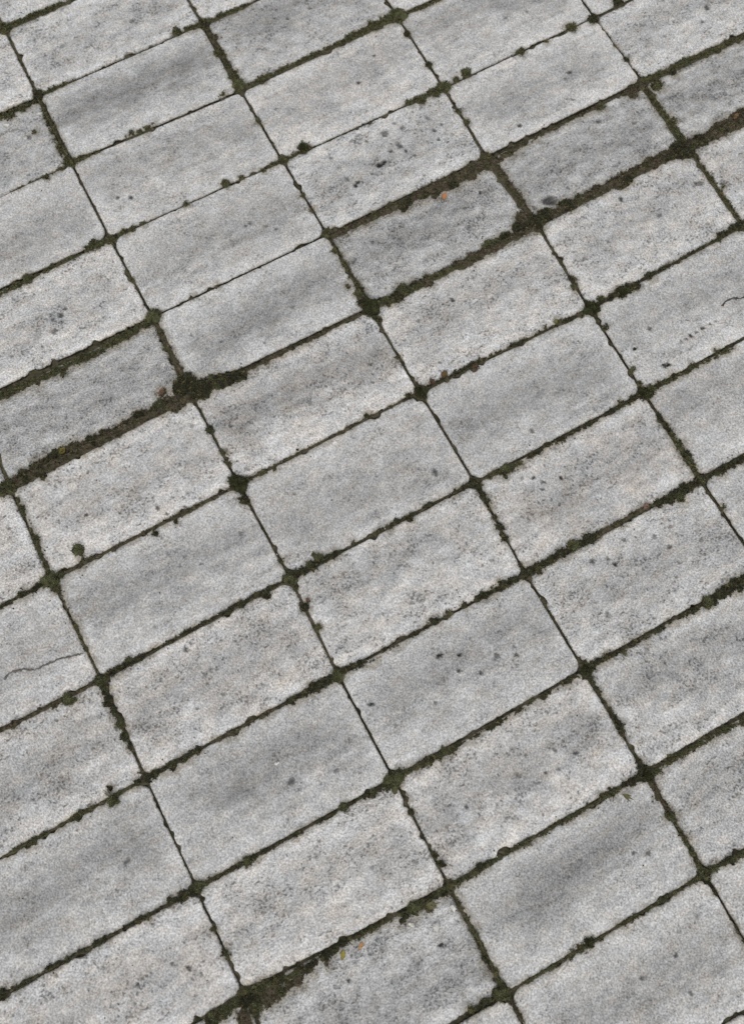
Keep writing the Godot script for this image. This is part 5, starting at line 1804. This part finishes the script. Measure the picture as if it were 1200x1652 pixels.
	stone(Vector2(509.3, 124.5), Vector2(710.7, 119.5), Vector2(711.3, 227.8), Vector2(510.9, 230.5), "sanded", 0.378, 0.12, 0.5, 0, 0.15, false, 538)
	stone(Vector2(510.9, 232.5), Vector2(711.3, 229.8), Vector2(711.3, 333.1), Vector2(510.9, 335.9), "rough", 0.387, 0.12, 0.5, 0, 0.15, false, 539)
	stone(Vector2(716.2, -717.2), Vector2(916.8, -716.7), Vector2(916.8, -613.8), Vector2(715.3, -613.8), "sanded", 0.384, 0.12, 0.5, 0, 0.15, false, 570)
	stone(Vector2(715.3, -611.4), Vector2(916.8, -611.4), Vector2(916.8, -508.5), Vector2(715.3, -508.5), "rough", 0.373, 0.12, 0.5, 0, 0.15, false, 571)
	stone(Vector2(715.3, -506.1), Vector2(916.8, -506.1), Vector2(916.8, -403.2), Vector2(715.3, -403.2), "rough", 0.361, 0.12, 0.5, 0, 0.15, false, 572)
	stone(Vector2(715.3, -400.8), Vector2(916.8, -400.8), Vector2(916.8, -297.9), Vector2(715.3, -297.9), "sanded", 0.355, 0.12, 0.5, 0, 0.15, false, 573)
	stone(Vector2(715.2, -295.5), Vector2(916.8, -295.5), Vector2(916.1, -197.6), Vector2(714.6, -197.6), "eroded", 0.316, 0.1, 0.5, -3, 0, false, 574)
	stone(Vector2(714.5, -195.1), Vector2(916.1, -195.1), Vector2(914.5, -93.4), Vector2(712.9, -93.4), "rough", 0.385, 0.1, 0.5, 0, 0.2, false, 575)
	stone(Vector2(712.9, -91.0), Vector2(914.5, -91.0), Vector2(914.5, 12.0), Vector2(712.9, 12.0), "rough", 0.385, 0.12, 0.5, 0, 0.15, false, 576)
	stone(Vector2(919.3, -400.8), Vector2(1120.8, -400.8), Vector2(1120.8, -297.9), Vector2(919.3, -297.9), "rough", 0.369, 0.12, 0.5, 0, 0.15, false, 613)
	stone(Vector2(919.3, -295.5), Vector2(1120.8, -295.5), Vector2(1120.1, -197.6), Vector2(918.6, -197.6), "rough", 0.39, 0.12, 0.5, 0, 0.15, false, 614)

func lay_clumps():
	clump(-272.5, -103.8, 6.8, "ball", "small round olive moss ball on a short stalk, beside the joint at far left")
	clump(-104.3, -88.6, 8.3, "dome", "dark bushy moss cushion at the joint crossing left of centre, with a lobe below")
	clump(-103.5, 234.0, 8.4, "dome", "large rounded green moss cushion at the joint crossing below centre")
	clump(104.3, -197.5, 8.3, "dome", "blackish moss cushion at the crossing near the picture's middle, just below the sunken stone")
	clump(-102.4, -297.6, 7.6, "dome", "grey green moss cushion at the crossing where a thin brown joint starts, upper left")
	clump(-308.1, -87.3, 7.9, "dome", "green moss cushion at the left crossing just below the round moss ball")
	clump(-104.1, 434.0, 7.2, "dome", "bright green moss cushion at the lowest crossing in the picture, right of centre")
	clump(103.0, 339.7, 6.7, "dome", "dark moss cushion at the lower right crossing above the grass sprout")
	clump(305.8, 22.8, 6.6, "dome", "dark moss cushion at the right crossing below the two dark moss dots")
	clump(308.8, -85.5, 7.6, "dome", "dark brown moss cushion at the crossing beside the green shoot, upper right")
	clump(103.6, -88.5, 5.9, "dome", "compact dark moss cushion at the centre crossing beside the curled brown leaf")
	clump(103.7, 232.7, 5.3, "dome", "dark green moss cushion at the crossing right of the stone with clustered pits")
	clump(-104.8, 126.1, 5.3, "dome", "olive moss cushion at the crossing below the picture's centre, left of the pitted stone")
	clump(-102.0, 20.7, 6.1, "dome", "pale olive moss cushion at the crossing just left of a pointed moss tuft")
	clump(-301.7, 231.6, 4.8, "dome", "yellowish green moss cushion at the lower left crossing with dark moss trailing left")
	clump(308.9, -510.4, 8.8, "dome", "feathery olive moss cushion at the crossing on the top edge, centre")
	clump(-105.6, -511.4, 7.4, "dome", "yellow green moss cushion at the far left crossing, second from the top")
	clump(105.3, -513.8, 6.2, "dome", "olive moss clump lying in the wide short joint near the top left")
	clump(307.8, -398.4, 6.1, "dome", "dark olive moss clump at the top crossing above the black-pitted stone")
	clump(340.4, -404.4, 5.4, "dome", "small tuft of moss sticking up above the joint near the top centre")
	clump(131.8, -404.5, 6.0, "dome", "small dark moss tuft above the joint left of the black-pitted stone")
	clump(-68.9, 16.2, 4.9, "cone", "pointed olive moss tuft on the long joint left of centre")
	clump(-338.4, 127.2, 5.0, "dome", "small green moss clump on the long joint at lower left with grey sprig above")
	clump(-339.2, 24.4, 4.6, "dome", "flat green moss clump under the long joint at left, below the thin rootlet")
	clump(-304.7, 68.9, 4.6, "dome", "bright green moss clump in the short joint at lower left")
	clump(241.7, 233.4, 5.4, "dome", "dark moss clump with a hanging tip on the joint at the right edge, middle")
	clump(348.8, -85.1, 6.9, "dome", "long dark moss clump on the joint right of the green shoot")
	clump(157.8, 124.8, 5.5, "dome", "thick dark moss clump on the joint right of centre, between two pale stones")
	clump(277.0, 131.1, 5.0, "dome", "dark moss clump hanging below the joint at right, above a pale stone")
	clump(139.0, 24.8, 5.1, "dome", "olive and brown moss clump at the start of a dark thin joint, right of centre")
	clump(-140.7, -202.5, 7.3, "dome", "bright green moss patch at the left end of the dark wide joint")
	clump(-139.4, 337.5, 6.9, "dome", "large ragged brown green moss clump above the stone with white chips, lower centre")
	clump(-17.7, 435.6, 4.7, "dome", "dark oblong moss clump on the joint at the bottom right")
	clump(-252.9, 233.1, 3.8, "dome", "small dark moss clump hanging on the long joint at lower left centre")
	clump(-154.7, 233.0, 3.9, "dome", "small moss clump on the joint left of the large green cushion")
	clump(252.5, -200.5, 7.1, "dome", "mossy mound on the soil joint below the sunken stone, top centre")
	clump(145.3, -199.9, 6.2, "dome", "green moss mound below the sunken stone, right of the blackish cushion")
	clump(102.9, 380.2, 4.4, "dome", "green moss clump in the wide short joint at the lower right")
	clump(-201.9, -402.2, 4.9, "dome", "small olive moss clump on the long joint at the left edge, upper third")
	clump(35.7, -404.7, 4.4, "dome", "small olive moss clump on the long joint in the upper left, mid stone")
